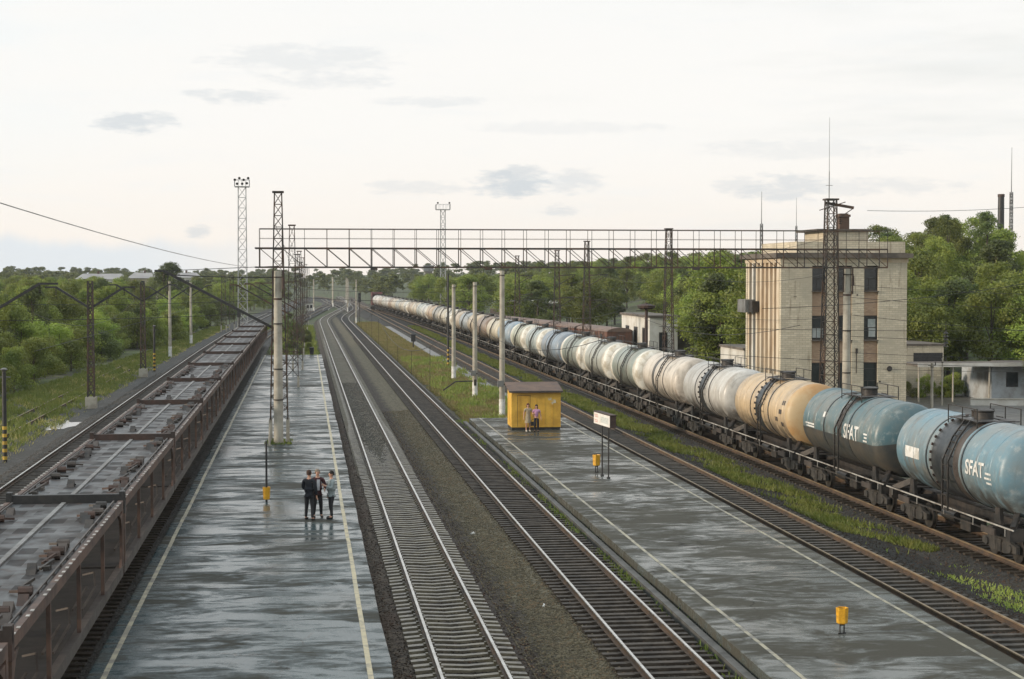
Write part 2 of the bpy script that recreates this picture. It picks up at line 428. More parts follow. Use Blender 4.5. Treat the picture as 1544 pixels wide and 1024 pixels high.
# ------------------------------------------------------------------ mesh helpers
class MB:
    def __init__(s):
        s.v, s.f, s.m = [], [], []
    def add(s, vs, fs, mi=0):
        k = len(s.v)
        s.v += [tuple(q) for q in vs]
        s.f += [tuple(i + k for i in f) for f in fs]
        s.m += [mi] * len(fs)
        return s
    def box(s, x0, x1, y0, y1, z0, z1, mi=0):
        vs = [(x, y, z) for z in (z0, z1) for y in (y0, y1) for x in (x0, x1)]
        return s.add(vs, [(0, 2, 3, 1), (4, 5, 7, 6), (0, 1, 5, 4), (2, 6, 7, 3), (1, 3, 7, 5), (0, 4, 6, 2)], mi)
    def bar(s, p, q, w, h=None, mi=0, up=(0, 0, 1)):
        p, q = Vector(p), Vector(q)
        h = h or w
        d = (q - p)
        if d.length < 1e-6:
            return s
        d.normalize()
        u = Vector(up)
        if abs(d.dot(u)) > .98:
            u = Vector((1, 0, 0))
        a = d.cross(u).normalized()
        c = a.cross(d).normalized()
        a *= w / 2
        c *= h / 2
        vs = [p - a - c, p + a - c, p + a + c, p - a + c, q - a - c, q + a - c, q + a + c, q - a + c]
        return s.add(vs, [(3, 2, 1, 0), (4, 5, 6, 7), (0, 1, 5, 4), (1, 2, 6, 5), (2, 3, 7, 6), (3, 0, 4, 7)], mi)
    def cyl(s, p, q, r0, r1=None, n=10, mi=0, caps=True):
        p, q = Vector(p), Vector(q)
        r1 = r0 if r1 is None else r1
        d = (q - p).normalized()
        u = Vector((0, 0, 1)) if abs(d.z) < .95 else Vector((1, 0, 0))
        a = d.cross(u).normalized()
        c = d.cross(a).normalized()
        vs = []
        for (o, r) in ((p, r0), (q, r1)):
            for i in range(n):
                t = 2 * math.pi * i / n
                vs.append(o + a * math.cos(t) * r + c * math.sin(t) * r)
        fs = [(i, i + n, (i + 1) % n + n, (i + 1) % n) for i in range(n)]
        if caps:
            fs += [tuple(range(n)), tuple(reversed(range(n, 2 * n)))]
        return s.add(vs, fs, mi)
    def tube(s, pts, r, n=5, mi=0):
        for a, b in zip(pts[:-1], pts[1:]):
            s.cyl(a, b, r, r, n, mi, caps=True)
        return s
    def lathe_y(s, prof, zc, n=40, mi=0, xc=0.0):
        """prof = [(y, r)], revolved round the horizontal Y axis at height zc"""
        vs = []
        for (y, r) in prof:
            for i in range(n):
                t = 2 * math.pi * i / n
                vs.append((xc + r * math.cos(t), y, zc + r * math.sin(t)))
        fs = []
        for k in range(len(prof) - 1):
            for i in range(n):
                fs.append((k * n + i, k * n + (i + 1) % n, (k + 1) * n + (i + 1) % n, (k + 1) * n + i))
        return s.add(vs, fs, mi)
    def lathe_z(s, prof, cx=0, cy=0, n=16, mi=0, cap=True):
        vs = []
        for (z, r) in prof:
            for i in range(n):
                t = 2 * math.pi * i / n
                vs.append((cx + r * math.cos(t), cy + r * math.sin(t), z))
        fs = []
        for k in range(len(prof) - 1):
            for i in range(n):
                fs.append((k * n + i, k * n + (i + 1) % n, (k + 1) * n + (i + 1) % n, (k + 1) * n + i))
        if cap:
            fs.append(tuple(reversed(range(n))))
            fs.append(tuple(range((len(prof) - 1) * n, len(prof) * n)))
        return s.add(vs, fs, mi)
    def prism_x(s, outline, x0, x1, mi=0):
        """outline of (y, z) points, extruded along X"""
        n = len(outline)
        vs = [(x0, y, z) for y, z in outline] + [(x1, y, z) for y, z in outline]
        fs = [tuple(range(n)), tuple(reversed(range(n, 2 * n)))]
        fs += [(i, i + n, (i + 1) % n + n, (i + 1) % n) for i in range(n)]
        return s.add(vs, fs, mi)
    def build(s, name, mats, parent=None, smooth=False, loc=None, fix=True):
        me = bpy.data.meshes.new(name)
        me.from_pydata(s.v, [], s.f)
        if not isinstance(mats, (list, tuple)):
            mats = [mats]
        for q in mats:
            me.materials.append(MAT[q] if isinstance(q, str) else q)
        if len(mats) > 1:
            me.polygons.foreach_set('material_index', s.m)
        if fix:
            bm = bmesh.new()
            bm.from_mesh(me)
            bmesh.ops.recalc_face_normals(bm, faces=bm.faces)
            bm.to_mesh(me)
            bm.free()
        if smooth:
            me.shade_smooth()
            if smooth == 'auto':
                try:
                    me.set_sharp_from_angle(angle=R(38))
                except Exception:
                    pass
        return link(name, me, parent, loc)


def link(name, me, parent=None, loc=None):
    o = bpy.data.objects.new(name, me)
    col.objects.link(o)
    if parent:
        o.parent = parent
    if loc:
        o.location = loc
    return o


def tag(o, label=None, cat=None, group=None, kind=None):
    if label: o['label'] = label
    if cat: o['category'] = cat
    if group: o['group'] = group
    if kind: o['kind'] = kind
    return o


def thing(name, label, cat, loc=(0, 0, 0), rz=0.0, group=None):
    o = bpy.data.objects.new(name, None)
    o.empty_display_size = .3
    col.objects.link(o)
    o.location = loc
    o.rotation_euler = (0, 0, rz)
    return tag(o, label, cat, group)


KIDS = {}


def kids(o):
    return list(o.children)


def copy_tree(o, parent=None, skip=(), **props):
    c = o.copy()
    col.objects.link(c)
    c.parent = parent
    for k in kids(o):
        if k.name.split('.')[0] in skip:
            continue
        copy_tree(k, c, skip)
    return c


def np_mesh(name, verts, quads, mats, parent=None, loc=None):
    me = bpy.data.meshes.new(name)
    n, m = len(verts), len(quads)
    k = quads.shape[1]
    me.vertices.add(n)
    me.vertices.foreach_set('co', verts.astype(np.float32).ravel())
    me.loops.add(m * k)
    me.loops.foreach_set('vertex_index', quads.astype(np.int32).ravel())
    me.polygons.add(m)
    me.polygons.foreach_set('loop_start', np.arange(0, m * k, k, dtype=np.int32))
    me.update(calc_edges=True)
    for q in (mats if isinstance(mats, (list, tuple)) else [mats]):
        me.materials.append(MAT[q])
    if name is None:
        return me
    return link(name, me, parent, loc)


def bake(o):
    """turn an object with modifiers or a text curve into a plain mesh"""
    bpy.context.view_layer.update()
    dg = bpy.context.evaluated_depsgraph_get()
    return bpy.data.meshes.new_from_object(o.evaluated_get(dg))


def text_mesh(body, size, font_bold=0.0):
    cu = bpy.data.curves.new('lettering', 'FONT')
    cu.body = body
    cu.size = size
    cu.offset = font_bold
    cu.align_x = 'CENTER'
    cu.align_y = 'CENTER'
    cu.resolution_u = 3
    o = bpy.data.objects.new('lettering', cu)
    col.objects.link(o)
    me = bake(o)
    bpy.data.objects.remove(o)
    bpy.data.curves.remove(cu)
    return me


# ------------------------------------------------------------------ track geometry
def bend(Y, y0, k, smax):
    """sideways shift of a track: zero up to y0, then curving to a constant slope k until smax"""
    d = Y - y0
    if d <= 0:
        return 0.0
    L = 60.0
    s = k * d * d / (2 * L) if d < L else k * (d - L / 2)
    if s > smax - 3:
        e = s - (smax - 3)
        s = smax - 3 + 3 * (1 - math.exp(-e / 3))
    return s


def cx1(Y): return 3.97 + bend(Y, 342, .058, 12.5)
def cx2(Y): return 8.86 + bend(Y, 352, .058, 8.2)
def cx3(Y): return 18.42
def cx4(Y): return 24.07 - (max(0, Y - 200) ** 2) * .0000475
def cx0(Y): return -6.82 + bend(Y, 235, .05, 17)
def cxm(Y): return -12.68 + (max(0, Y - 190) ** 2) * .000062 if Y < 480 else -7.46 + (Y - 480) * .036
def cxo(Y): return -19.3 + (max(0, Y - 190) ** 2) * .00005


def ylist(y0, y1, near=8.0):
    ys = [y0]
    while ys[-1] < y1:
        ys.append(min(y1, ys[-1] + (near if 230 < ys[-1] < 620 else near * 2.5)))
    return ys


def sweep(mb, cx, prof, ys, mis=None, closed=False):
    n = len(prof)
    vs = [(cx(y) + a, y, z) for y in ys for a, z in prof]
    fs, ms = [], []
    for k in range(len(ys) - 1):
        for i in range(n if closed else n - 1):
            j = (i + 1) % n
            fs.append((k * n + i, k * n + j, (k + 1) * n + j, (k + 1) * n + i))
            ms.append(mis[i] if mis else 0)
    b = len(mb.v)
    mb.v += vs
    mb.f += [tuple(q + b for q in f) for f in fs]
    mb.m += ms
    return mb


RAIL = [(-.066, -.18), (.066, -.18), (.066, -.168), (.010, -.150), (.010, -.045), (.037, -.036), (.037, 0), (-.037, 0), (-.037, -.036), (-.010, -.045), (-.010, -.150), (-.066, -.168)]
RAILM = [0, 0, 0, 0, 0, 1, 1, 1, 0, 0, 0, 0]


def concrete_sleeper():
    mb = MB()
    xs = [-1.35, -.95, -.5, 0, .5, .95, 1.35]
    zt = [-.215, -.185, -.205, -.235, -.205, -.185, -.215]
    wt_ = [.14, .14, .12, .11, .12, .14, .14]
    vs = []
    for x, z, w in zip(xs, zt, wt_):
        vs += [(x, -w, -.40), (x, -w * .8, z), (x, w * .8, z), (x, w, -.40)]
    fs = []
    for k in range(len(xs) - 1):
        for i in range(3):
            fs.append((4 * k + i, 4 * k + i + 1, 4 * k + 5 + i, 4 * k + 4 + i))
    fs += [(0, 1, 2, 3), tuple(24 + i for i in (3, 2, 1, 0))]
    mb.add(vs, fs)
    for x in (-.8, .8):                                   # fastening clips beside each rail
        for dx in (-.11, .11):
            mb.box(x + dx - .035, x + dx + .035, -.06, .06, -.19, -.15)
    return mb


def wood_sleeper():
    mb = MB()
    mb.box(-1.37, 1.37, -.115, .115, -.36, -.182)
    for x in (-.8, .8):
        mb.box(x - .16, x + .16, -.09, .09, -.183, -.168)
    return mb


def make_track(label, cx, y0, y1, sl, pitch, top='rail_top', ns=100, rest_to=None, mat=None, sleepers=True, z=0.0):
    t = thing('railway_track', label, 'railway track', (cx(y0), y0, z))
    ox, oy = cx(y0), y0
    ys = ylist(y0, y1)
    for s in (-.7975, .7975):
        mb = MB()
        sweep(mb, lambda y: cx(y) + s - ox, RAIL, [y for y in ys], RAILM, True)
        mb.v = [(a, b - oy, c) for a, b, c in mb.v]
        mb.build('rail', ['rail_side', top], t)
    if not sleepers:
        return t
    proto = sl()
    mats = mat
    first = None
    y = y0 + .2
    rest = MB()
    k = 0
    while y < (rest_to or y1):
        jit = random.uniform(-.03, .03)
        if k < ns:
            if first is None:
                o = proto.build('sleeper', mats, t)
                first = o
            else:
                o = first.copy()
                col.objects.link(o)
                o.parent = t
            o.location = (cx(y) - ox + random.uniform(-.02, .02), y - oy + jit, random.uniform(-.012, .006))
            o.rotation_euler = (0, 0, R(random.uniform(-.6, .6)) - math.atan((cx(y + 1) - cx(y))))
        else:
            rest.add([(a + cx(y) - ox, b + y - oy + jit, c) for a, b, c in proto.v], proto.f)
        y += pitch
        k += 1
    if rest.v:
        tag(rest.build('sleeper', mats, t, fix=False), kind='stuff')
    return t


make_track('shiny main line on closely spaced concrete sleepers beside the left platform', cx1, 30, 900, concrete_sleeper, .545, rest_to=260, mat='sleeper_concrete')
make_track('shiny main line on dark wooden sleepers left of the right platform', cx2, 30, 900, wood_sleeper, .545, rest_to=260, mat='sleeper_wood')
make_track('side track with one rust-yellow rail on wide grey sleepers right of the right platform', cx3, 34, 900, wood_sleeper, .60, 'rail_rust_top', rest_to=240, mat='sleeper_grey_wood')
make_track('rusty track under the long train of tank wagons', cx4, 40, 900, wood_sleeper, .60, 'rail_rust_top', 60, 120, 'sleeper_wood')
make_track('track under the empty car carrier train along the left platform', cx0, 24, 760, wood_sleeper, .60, 'rail_rust_top', 40, 80, 'sleeper_wood')
make_track('empty track left of the car carrier train, bending away at the far end', cxm, 60, 800, wood_sleeper, .56, 'rail_top', rest_to=280, mat='sleeper_wood')
make_track('overgrown track half buried in grass beside the left bushes', cxo, 72, 300, wood_sleeper, .60, 'rail_rust_top', sleepers=False, z=-.40)

# ------------------------------------------------------------------ ground, beds, platforms
def smooth(a, b, x):
    t = min(1, max(0, (x - a) / (b - a)))
    return t * t * (3 - 2 * t)


def terrain(x, y):
    far = smooth(120, 150, y)
    h = 6.8 * smooth(52, 112, x) * far
    h += 4.6 * math.exp(-((x - 92) / 30) ** 2 - ((y - 222) / 60) ** 2)
    h += 7.0 * smooth(700, 1500, y)
    h += 3.0 * smooth(-80, -260, x)
    return h - .62


def ground():
    mb = MB()
    xs = [-4000, -1500, -700, -400, -260, -180, -120, -80, -50, -30, -15, 0, 15, 30, 40, 46, 52, 58, 64, 70, 76, 82, 88, 94, 100, 106, 112, 120, 135, 160, 200, 280, 420, 700, 1500, 4000]
    ys = [-300, -50, 0, 40, 80, 110, 120, 130, 140, 150, 165, 180, 195, 210, 225, 240, 255, 270, 290, 320, 360, 420, 500, 600, 700, 800, 950, 1150, 1350, 1600, 2500, 6000]
    n = len(xs)
    mb.add([(x, y, terrain(x, y)) for y in ys for x in xs],
           [(j * n + i, j * n + i + 1, (j + 1) * n + i + 1, (j + 1) * n + i) for j in range(len(ys) - 1) for i in range(n - 1)])
    o = mb.build('ground', 'ground', smooth=True)
    tag(o, 'flat grassy cinder ground rising to a wooded hillside on the right', 'ground', kind='structure')


ground()


def bed(name, cx, prof, y0, y1, mat, label):
    mb = MB()
    sweep(mb, cx, prof, ylist(y0, y1, 6))
    tag(mb.build(name, mat), label, 'ballast', kind='structure')


bed('ballast_bed', lambda y: cx1(y) - 3.97, [(1.98, -.46), (2.35, -.33), (2.62, -.285), (5.32, -.285), (5.75, -.40), (6.3, -.33), (6.9, -.34), (7.3, -.265), (10.2, -.265), (10.58, -.38), (11.0, -.5)], 20, 900, 'ballast', 'dark ballast under the two main lines')
mb = MB()
ys_ = list(range(60, 112, 4)) + ylist(112, 900)
zt_ = lambda y: -.305 + .135 * smooth(62, 112, y)
vs_ = []
for y in ys_:
    for a_ in (-1.42, -.9, -.70, 0, .70, .9, 1.42):
        vs_.append((cx1(y) + a_, y, zt_(y) - (.03 if abs(a_) > .8 else 0)))
mb.add(vs_, [(7 * i + j, 7 * i + j + 1, 7 * i + 8 + j, 7 * i + 7 + j) for i in range(len(ys_) - 1) for j in range(6)])
tag(mb.build('ballast_bed', 'fouled'), 'fouled dark ballast that buries the far sleepers of the main line', 'ballast', kind='structure')
bed('ballast_bed', lambda y: 0, [(16.9, -.42), (17.1, -.25), (19.8, -.25), (20.4, -.40), (21.6, -.46), (22.4, -.30), (22.7, -.25), (25.5, -.25), (26.6, -.55), (27.5, -.66)], 20, 330, 'dirt', 'dark cinder bed under the side track and the tank train')
bed('ballast_bed', lambda y: cx4(y) - 24.07, [(16.2, -.62), (17.1, -.30), (19.8, -.30), (20.4, -.40), (22.4, -.35), (22.7, -.28), (25.5, -.28), (26.6, -.55), (27.5, -.66)], 330, 900, 'dirt', 'far cinder bed under the end of the tank train')
bed('ballast_bed', lambda y: cx0(y) + 6.82, [(-9.6, -.55), (-8.6, -.25), (-5.4, -.25), (-4.95, -.38)], 15, 760, 'ballast_grey', 'dark ballast under the car carrier train')
bed('ballast_bed', lambda y: cxm(y) + 12.68, [(-18.0, -.66), (-17.4, -.46), (-15.1, -.44), (-14.4, -.245), (-10.9, -.245), (-10.2, -.40), (-9.4, -.58)], 50, 800, 'ballast_grey', 'grey ballast under the empty left track')

# throat of crossing rails far ahead
for i, (xa, xb) in enumerate(((6, 20), (11, 8), (20, 14), (2, 16))):
    mb = MB()
    f = (lambda a, b: (lambda y: a + (b - a) * smooth(470, 700, y)))(xa, xb)
    t = thing('railway_track', ['far connecting track crossing left to right in the station throat', 'far connecting track crossing towards the left in the station throat', 'far connecting track leaving the side track in the station throat', 'far connecting track from the left platform end into the throat'][i], 'railway track', (f(470), 470, 0))
    for s in (-.7975, .7975):
        mb = MB()
        sweep(mb, lambda y: f(y) + s - f(470), RAIL, ylist(470, 720), RAILM, True)
        mb.v = [(a, b - 470, c) for a, b, c in mb.v]
        mb.build('rail', ['rail_side', 'rail_top'], t)


def platform(label, x0, x1, y0, y1, mat, slab=True):
    mb = MB()
    # straight slab with a slightly ragged edge like broken asphalt
    ys = np.arange(y0, y1 + .1, 2.5)
    vs, fs = [], []
    for y in ys:
        e0 = random.uniform(-.03, .03); e1 = random.uniform(-.03, .03)
        vs += [(x0 + e0, y, -.55), (x0 + e0, y, .185), (x0 + .05 + e0, y, .2), (x1 - .05 + e1, y, .2), (x1 + e1, y, .185), (x1 + e1, y, -.55)]
    for k in range(len(ys) - 1):
        for i in range(5):
            fs.append((6 * k + i, 6 * k + i + 1, 6 * k + 7 + i, 6 * k + 6 + i))
    fs += [tuple(range(6)), tuple(6 * (len(ys) - 1) + i for i in reversed(range(6)))]
    mb.add(vs, fs)
    o = mb.build('platform', mat)
    return tag(o, label, 'platform', kind='structure')


def line(parent, x, y0, y1, w, mat, label):
    mb = MB()
    y = y0
    while y < y1:
        L = random.uniform(4, 9)
        e = min(y1, y + L)
        j = random.uniform(-.012, .012)
        mb.add([(x - w / 2 + j, y, .205), (x + w / 2 + j, y, .205), (x + w / 2 + j, e, .205), (x - w / 2 + j, e, .205)], [(0, 1, 2, 3)])
        y = e
    tag(mb.build('edge_line', mat, parent), label, kind='structure')


pa = platform('wet left platform of dark asphalt with puddles', -5.0, 2.0, 12, 199, 'platform_a')
line(pa, -4.62, 14, 197, .13, 'line_pale', 'pale yellow edge line on the train side')
line(pa, 1.47, 14, 197, .13, 'line_yellow', 'cream edge line on the main line side')
pb = platform('wide damp right platform of grey asphalt', 10.62, 16.95, 12, 108, 'platform_b')
line(pb, 11.32, 14, 107, .11, 'line_pale', 'pale edge line on the main line side')
line(pb, 16.32, 14, 107, .11, 'line_pale', 'pale edge line on the side track')

mb = MB(); mb.box(10.30, 10.52, 12, 107.6, -.55, -.05)
tag(mb.build('kerb', 'kerb'), 'mossy concrete kerb along the left edge of the right platform', 'kerb', kind='structure')

mb = MB(); mb.add([(15.0, 108, -.40), (16.9, 108, -.40), (16.9, 330, -.40), (15.6, 330, -.40)], [(0, 1, 2, 3)])
tag(mb.build('path', 'yard'), 'grey cinder path beyond the right platform', 'path', kind='structure')
mb = MB(); mb.add([(42, 100, -.40), (80, 92, -.40), (80, 131, -.40), (42, 133, -.40)], [(0, 1, 2, 3)])
tag(mb.build('yard', 'yard'), 'wet asphalt yard right of the brick building', 'yard', kind='structure')

m, t_, b_ = new_mat('still_rain_water')
t_.put(b_.inputs['Base Color'], (.05, .05, .045)); b_.inputs['Roughness'].default_value = .03; b_.inputs['IOR'].default_value = 1.6; b_.inputs['Specular IOR Level'].default_value = 1.0
MAT['water'] = m
mb = MB()
pts = []
for i in range(26):
    a = 2 * math.pi * i / 26
    k = 1 + .25 * math.sin(3 * a + 1) + .18 * math.sin(5 * a) + random.uniform(-.08, .08)
    pts.append((-16.2 + 1.25 * k * math.cos(a), 112.4 + 3.6 * k * math.sin(a), -.425))
mb.add(pts, [tuple(range(26))])
tag(mb.build('puddle', 'water'), 'bright rain puddle on the left beside the empty track', 'puddle', kind='structure')

# ------------------------------------------------------------------ tank wagons
def make_bogie(parent, y):
    b = MB()
    b.box(-1.0, 1.0, -.16, .16, .42, .72)                                # bolster
    bo = b.build('bogie', 'bogie', parent, loc=(0, y, 0))
    for s in (-1, 1):
        mb = MB()
        x = s * 1.03
        out = [(-1.35, .36), (-1.35, .58), (-.95, .66), (-.55, .86), (.55, .86), (.95, .66), (1.35, .58), (1.35, .36), (.95, .34), (.5, .26), (-.5, .26), (-.95, .34)]
        mb.prism_x(out, x - .07, x + .07)
        for yy in (-.925, .925):                                          # axle boxes
            mb.cyl((x, yy, .475), (x + s * .13, yy, .475), .15, .13, 10)
        for yy in (-.17, 0, .17):                                         # springs
            mb.cyl((x + s * .09, yy, .30), (x + s * .09, yy, .62), .065, .065, 8)
        mb.box(x + s * .02 - .10, x + s * .02 + .10, -.30, .30, .62, .70)
        mb.build('side_frame', 'bogie', bo, smooth='auto')
        for yy in (-.925, .925):
            w = MB()
            xw = s * .80
            w.cyl((xw - s * .07, yy, .475), (xw + s * .05, yy, .475), .475, .475, 24)
            w.cyl((xw - s * .10, yy, .475), (xw - s * .07, yy, .475), .51, .51, 24)
            w.cyl((xw + s * .05, yy, .475), (xw + s * .10, yy, .475), .17, .15, 12)
            w.build('wheel', 'wheel_steel', bo, smooth='auto')
    return bo


def ring_prof(y, w, r, h):
    return [(y - w / 2, r), (y - w / 2, r + h), (y + w / 2, r + h), (y + w / 2, r)]


def barrel(white=False):
    mb = MB()
    Lh, Rr, zc = 4.68, 1.5, 2.85
    cap = []
    for i in range(9):
        a = math.pi / 2 * i / 8
        cap.append((Lh - .02 + .50 * math.cos(a), max(.004, Rr * math.sin(a))))
    prof = [(-y, r) for y, r in cap] + [(-Lh + .9, Rr), (-2.6, Rr), (-1.3, Rr), (1.3, Rr), (2.6, Rr), (Lh - .9, Rr)] + [(y, r) for y, r in reversed(cap)]
    mb.lathe_y(prof, zc, 48)
    for y in (-4.0, -2.9, 2.9, 4.0):                                        # weld seams
        mb.lathe_y([(y - .03, Rr), (y - .015, Rr + .012), (y + .015, Rr + .012), (y + .03, Rr)], zc, 48)
    if white:
        for i, f in enumerate(mb.f):
            ys = [mb.v[k][1] for k in f]
            if min(ys) >= Lh - .95 or max(ys) <= -(Lh - .95):
                mb.m[i] = 1
    return mb


def make_tank_wagon():
    t = thing('tank_wagon', 'tank wagon', 'tank wagon', (0, 0, 0), 0, 'tank wagons of the long freight train')
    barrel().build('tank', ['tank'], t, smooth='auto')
    for y in (-1.62, 1.62):
        b = MB()
        b.lathe_y(ring_prof(y, .10, 1.502, .022), 2.85, 48)
        b.build('strap', 'oil', t, smooth='auto')
    # dome hatch and top walkway
    h = MB()
    h.lathe_z([(4.30, .34), (4.58, .34), (4.62, .38), (4.66, .38), (4.70, .22)], 0, 0, 18)
    h.lathe_z([(4.30, .10), (4.55, .10), (4.60, .14)], 0, .85, 10)
    h.bar((-.38, 0, 4.68), (.38, 0, 4.68), .05)
    h.build('hatch', 'dark_metal', t, smooth='auto')
    wk = MB()
    for x in (-.62, .62):
        wk.box(x - .17, x + .17, -1.25, 1.25, 4.315, 4.35)
    for y in (-1.1, 1.1):
        wk.box(-.62, .62, y - .16, y + .16, 4.325, 4.362)
    for x in (-.8, .8):
        for y in (-1.3, 0, 1.3):
            wk.bar((x, y, 4.10), (x, y, 4.78), .032)
        wk.bar((x, -1.3, 4.78), (x, 1.3, 4.78), .03)
    wk.build('walkway', 'dark_metal', t)
    for s in (-1, 1):
        ld = MB()
        pts = [(s * 1.66, 1.20), (s * 1.66, 2.95), (s * 1.30, 3.75), (s * .84, 4.36)]
        for y in (-.25 + .6 * s, .25 + .6 * s):
            for p, q in zip(pts[:-1], pts[1:]):
                ld.bar((p[0], y, p[1]), (q[0], y, q[1]), .055)
        for k in range(11):
            f = k / 10 * 2.999
            i = int(f)
            u = f - i
            p, q = pts[i], pts[min(i + 1, 3)]
            x, z = p[0] + (q[0] - p[0]) * u, p[1] + (q[1] - p[1]) * u
            ld.bar((x, -.25 + .6 * s, z), (x, .25 + .6 * s, z), .035)
        ld.build('ladder', 'dark_metal', t)
    u = MB()
    u.box(-.22, .22, -5.5, 5.5, .78, 1.18)                                   # centre sill
    for y in (-5.42, 5.42):
        u.box(-1.45, 1.45, y - .14, y + .14, .82, 1.22)                       # end beams
        u.box(-.16, .16, y - .55 if y < 0 else y, y if y < 0 else y + .55, .86, 1.14)   # coupler
        for s in (-1, 1):
            u.bar((s * 1.3, y, 1.2), (s * .75, y - math.copysign(.8, y), 1.62), .16, .22)
    for y in (-3.9, 3.9):
        u.box(-1.42, 1.42, y - .2, y + .2, .82, 1.12)
        for s in (-1, 1):
            u.prism_x([(y - .28, 1.1), (y + .28, 1.1), (y + .18, 1.72), (y - .18, 1.72)], s * 1.10 - .06, s * 1.10 + .06)
    for s in (-1, 1):
        u.box(s * .62 - .3, s * .62 + .3, -1.1, -.2, .45, .95)                 # brake cylinders, reservoirs
        u.cyl((s * .7, .5, .75), (s * .7, 1.7, .75), .2, .2, 10)
        u.bar((s * 1.38, -3.7, .95), (s * 1.38, 3.7, .95), .05)
    u.build('underframe', 'dark_metal', t, smooth='auto')
    sl = MB()
    for s in (-1, 1):
        sl.bar((s * 1.46, -5.85, 1.235), (s * 1.46, 5.85, 1.235), .03, .045)
        for y in (-5.2, -2.6, 0, 2.6, 5.2):
            sl.bar((s * 1.46, y, .95), (s * 1.46, y, 1.24), .028)
    sl.build('side_rail', 'pale_rail', t)
    for y in (-3.9, 3.9):
        for s in (-1,):
            e = MB()
            e.box(s * 1.47 - .03, s * 1.47 + .03, y - .55, y + .55, .86, 1.08)
            e.build('side_plate', 'rust_grey', t)
    make_bogie(t, -3.9)
    make_bogie(t, 3.9)
    return t


WL = 12.02
Y_FIRST = 50.25


def lin(r, g, b, k=.92):
    f = lambda c: ((c / 255) / 12.92 if c / 255 < .04045 else ((c / 255 + .055) / 1.055) ** 2.4)
    return (f(r) * k, f(g) * k, f(b) * k, 1)


wag = make_tank_wagon()
white_barrel = barrel(True).build('tank', ['tank', 'tank_white'], smooth='auto')
WHITE_ME = white_barrel.data
bpy.data.objects.remove(white_barrel)

PAINT = [(104, 138, 152), (76, 108, 116), (206, 180, 142), (206, 204, 198), (214, 204, 190), (140, 152, 144), (176, 180, 172), (140, 150, 142), (132, 150, 166), (176, 190, 190),
         (186, 190, 172), (150, 172, 188), (214, 198, 160), (146, 116, 92), (212, 186, 146), (150, 170, 180), (204, 182, 152), (196, 196, 186), (206, 194, 168), (150, 150, 140),
         (206, 170, 130), (196, 200, 196), (170, 182, 178), (208, 192, 160), (186, 160, 128), (202, 200, 190), (190, 176, 150), (170, 180, 174), (206, 190, 160), (180, 150, 122),
         (200, 196, 186), (188, 190, 180), (176, 160, 140), (204, 200, 190), (184, 186, 178)]
NAME = ['pale blue', 'teal blue', 'tan', 'greyish white', 'rust-streaked off-white', 'grey-green', 'pale grey', 'moss grey', 'faded blue', 'pale blue-grey',
        'pale greenish', 'light blue', 'cream', 'brown', 'sandy', 'blue-grey', 'dusty tan', 'whitish', 'light beige', 'grey',
        'pinkish tan', 'white', 'grey-white', 'beige', 'brownish', 'off-white', 'buff', 'pale grey-green', 'cream-beige', 'rusty', 'chalky white', 'light grey', 'dull brown', 'white-grey', 'light stone grey']
ORD = ['nearest', 'second', 'third', 'fourth', 'fifth', 'sixth', 'seventh', 'eighth', 'ninth', 'tenth', 'eleventh', 'twelfth', 'thirteenth', 'fourteenth', 'fifteenth', 'sixteenth', 'seventeenth',
       'eighteenth', 'nineteenth', 'twentieth', 'twenty-first', 'twenty-second', 'twenty-third', 'twenty-fourth', 'twenty-fifth', 'twenty-sixth', 'twenty-seventh', 'twenty-eighth', 'twenty-ninth', 'thirtieth',
       'thirty-first', 'thirty-second', 'thirty-third', 'thirty-fourth', 'thirty-fifth']
EXTRA = {0: ' with dark ring', 1: ' with blackened lower half', 2: ' with dark middle ring and orange end', 3: ' with a broad black spill ring', 4: ' with one thin dark hoop',
         5: ' with white ends', 6: ' with white ends', 7: ' with white ends', 9: ' with white ends', 10: ' with white ends'}
for i in range(12, 35):                                       # blend the farther wagons' paint towards grey
    c = PAINT[i]
    g_ = sum(c) / 3
    PAINT[i] = tuple(int(.62 * q + .38 * g_ * (.94 + .12 * ((i * 7) % 5) / 4)) for q in c)
wagons = []
far_set = ('walkway', 'strap', 'side_plate')
for i in range(35):
    yc = Y_FIRST + WL * (i + .5)
    ang = math.atan(cx4(yc + 5) - cx4(yc - 5)) / 1.0
    sl = (cx4(yc + 4) - cx4(yc - 4)) / 8
    skip = () if i < 12 else (('side_frame', 'wheel', 'side_plate', 'strap') if i < 20 else ('side_frame', 'wheel', 'side_plate', 'strap', 'ladder', 'side_rail'))
    o = wag if i == 0 else copy_tree(wag, skip=skip)
    o.location = (cx4(yc), yc, 0)
    o.rotation_euler = (0, 0, -math.atan(sl))
    o['label'] = '%s tank wagon%s, %s from the near end' % (NAME[i], EXTRA.get(i, ''), ORD[i]) if i else 'pale blue tank wagon with dark middle ring and white lettering, nearest of the train'
    wagons.append(o)
for i, o in enumerate(wagons):
    for k in kids(o):
        if k.name.startswith('tank'):
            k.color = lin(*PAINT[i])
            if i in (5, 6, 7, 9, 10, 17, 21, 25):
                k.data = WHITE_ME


def band(parent, y0, y1, mat, r=1.506, name='spill_ring', a0=None, a1=None, n=40):
    """a stained ring (or part of one) lying on the barrel"""
    mb = MB()
    if a0 is None:
        mb.lathe_y([(y0, 1.499), (y0 + .02, r), (y1 - .02, r), (y1, 1.499)], 2.85, 48)
    else:
        vs = []
        for k in range(n + 1):
            a = R(a0 + (a1 - a0) * k / n)
            for (y, rr) in ((y0, 1.49), (y0, r), (y1, r), (y1, 1.49)):
                vs.append((rr * math.cos(a), y, 2.85 + rr * math.sin(a)))
        fs = []
        for k in range(n):
            for j in range(3):
                fs.append((4 * k + j, 4 * k + j + 1, 4 * k + 5 + j, 4 * k + 4 + j))
        mb.add(vs, fs)
    return mb.build(name, mat, parent, smooth='auto')


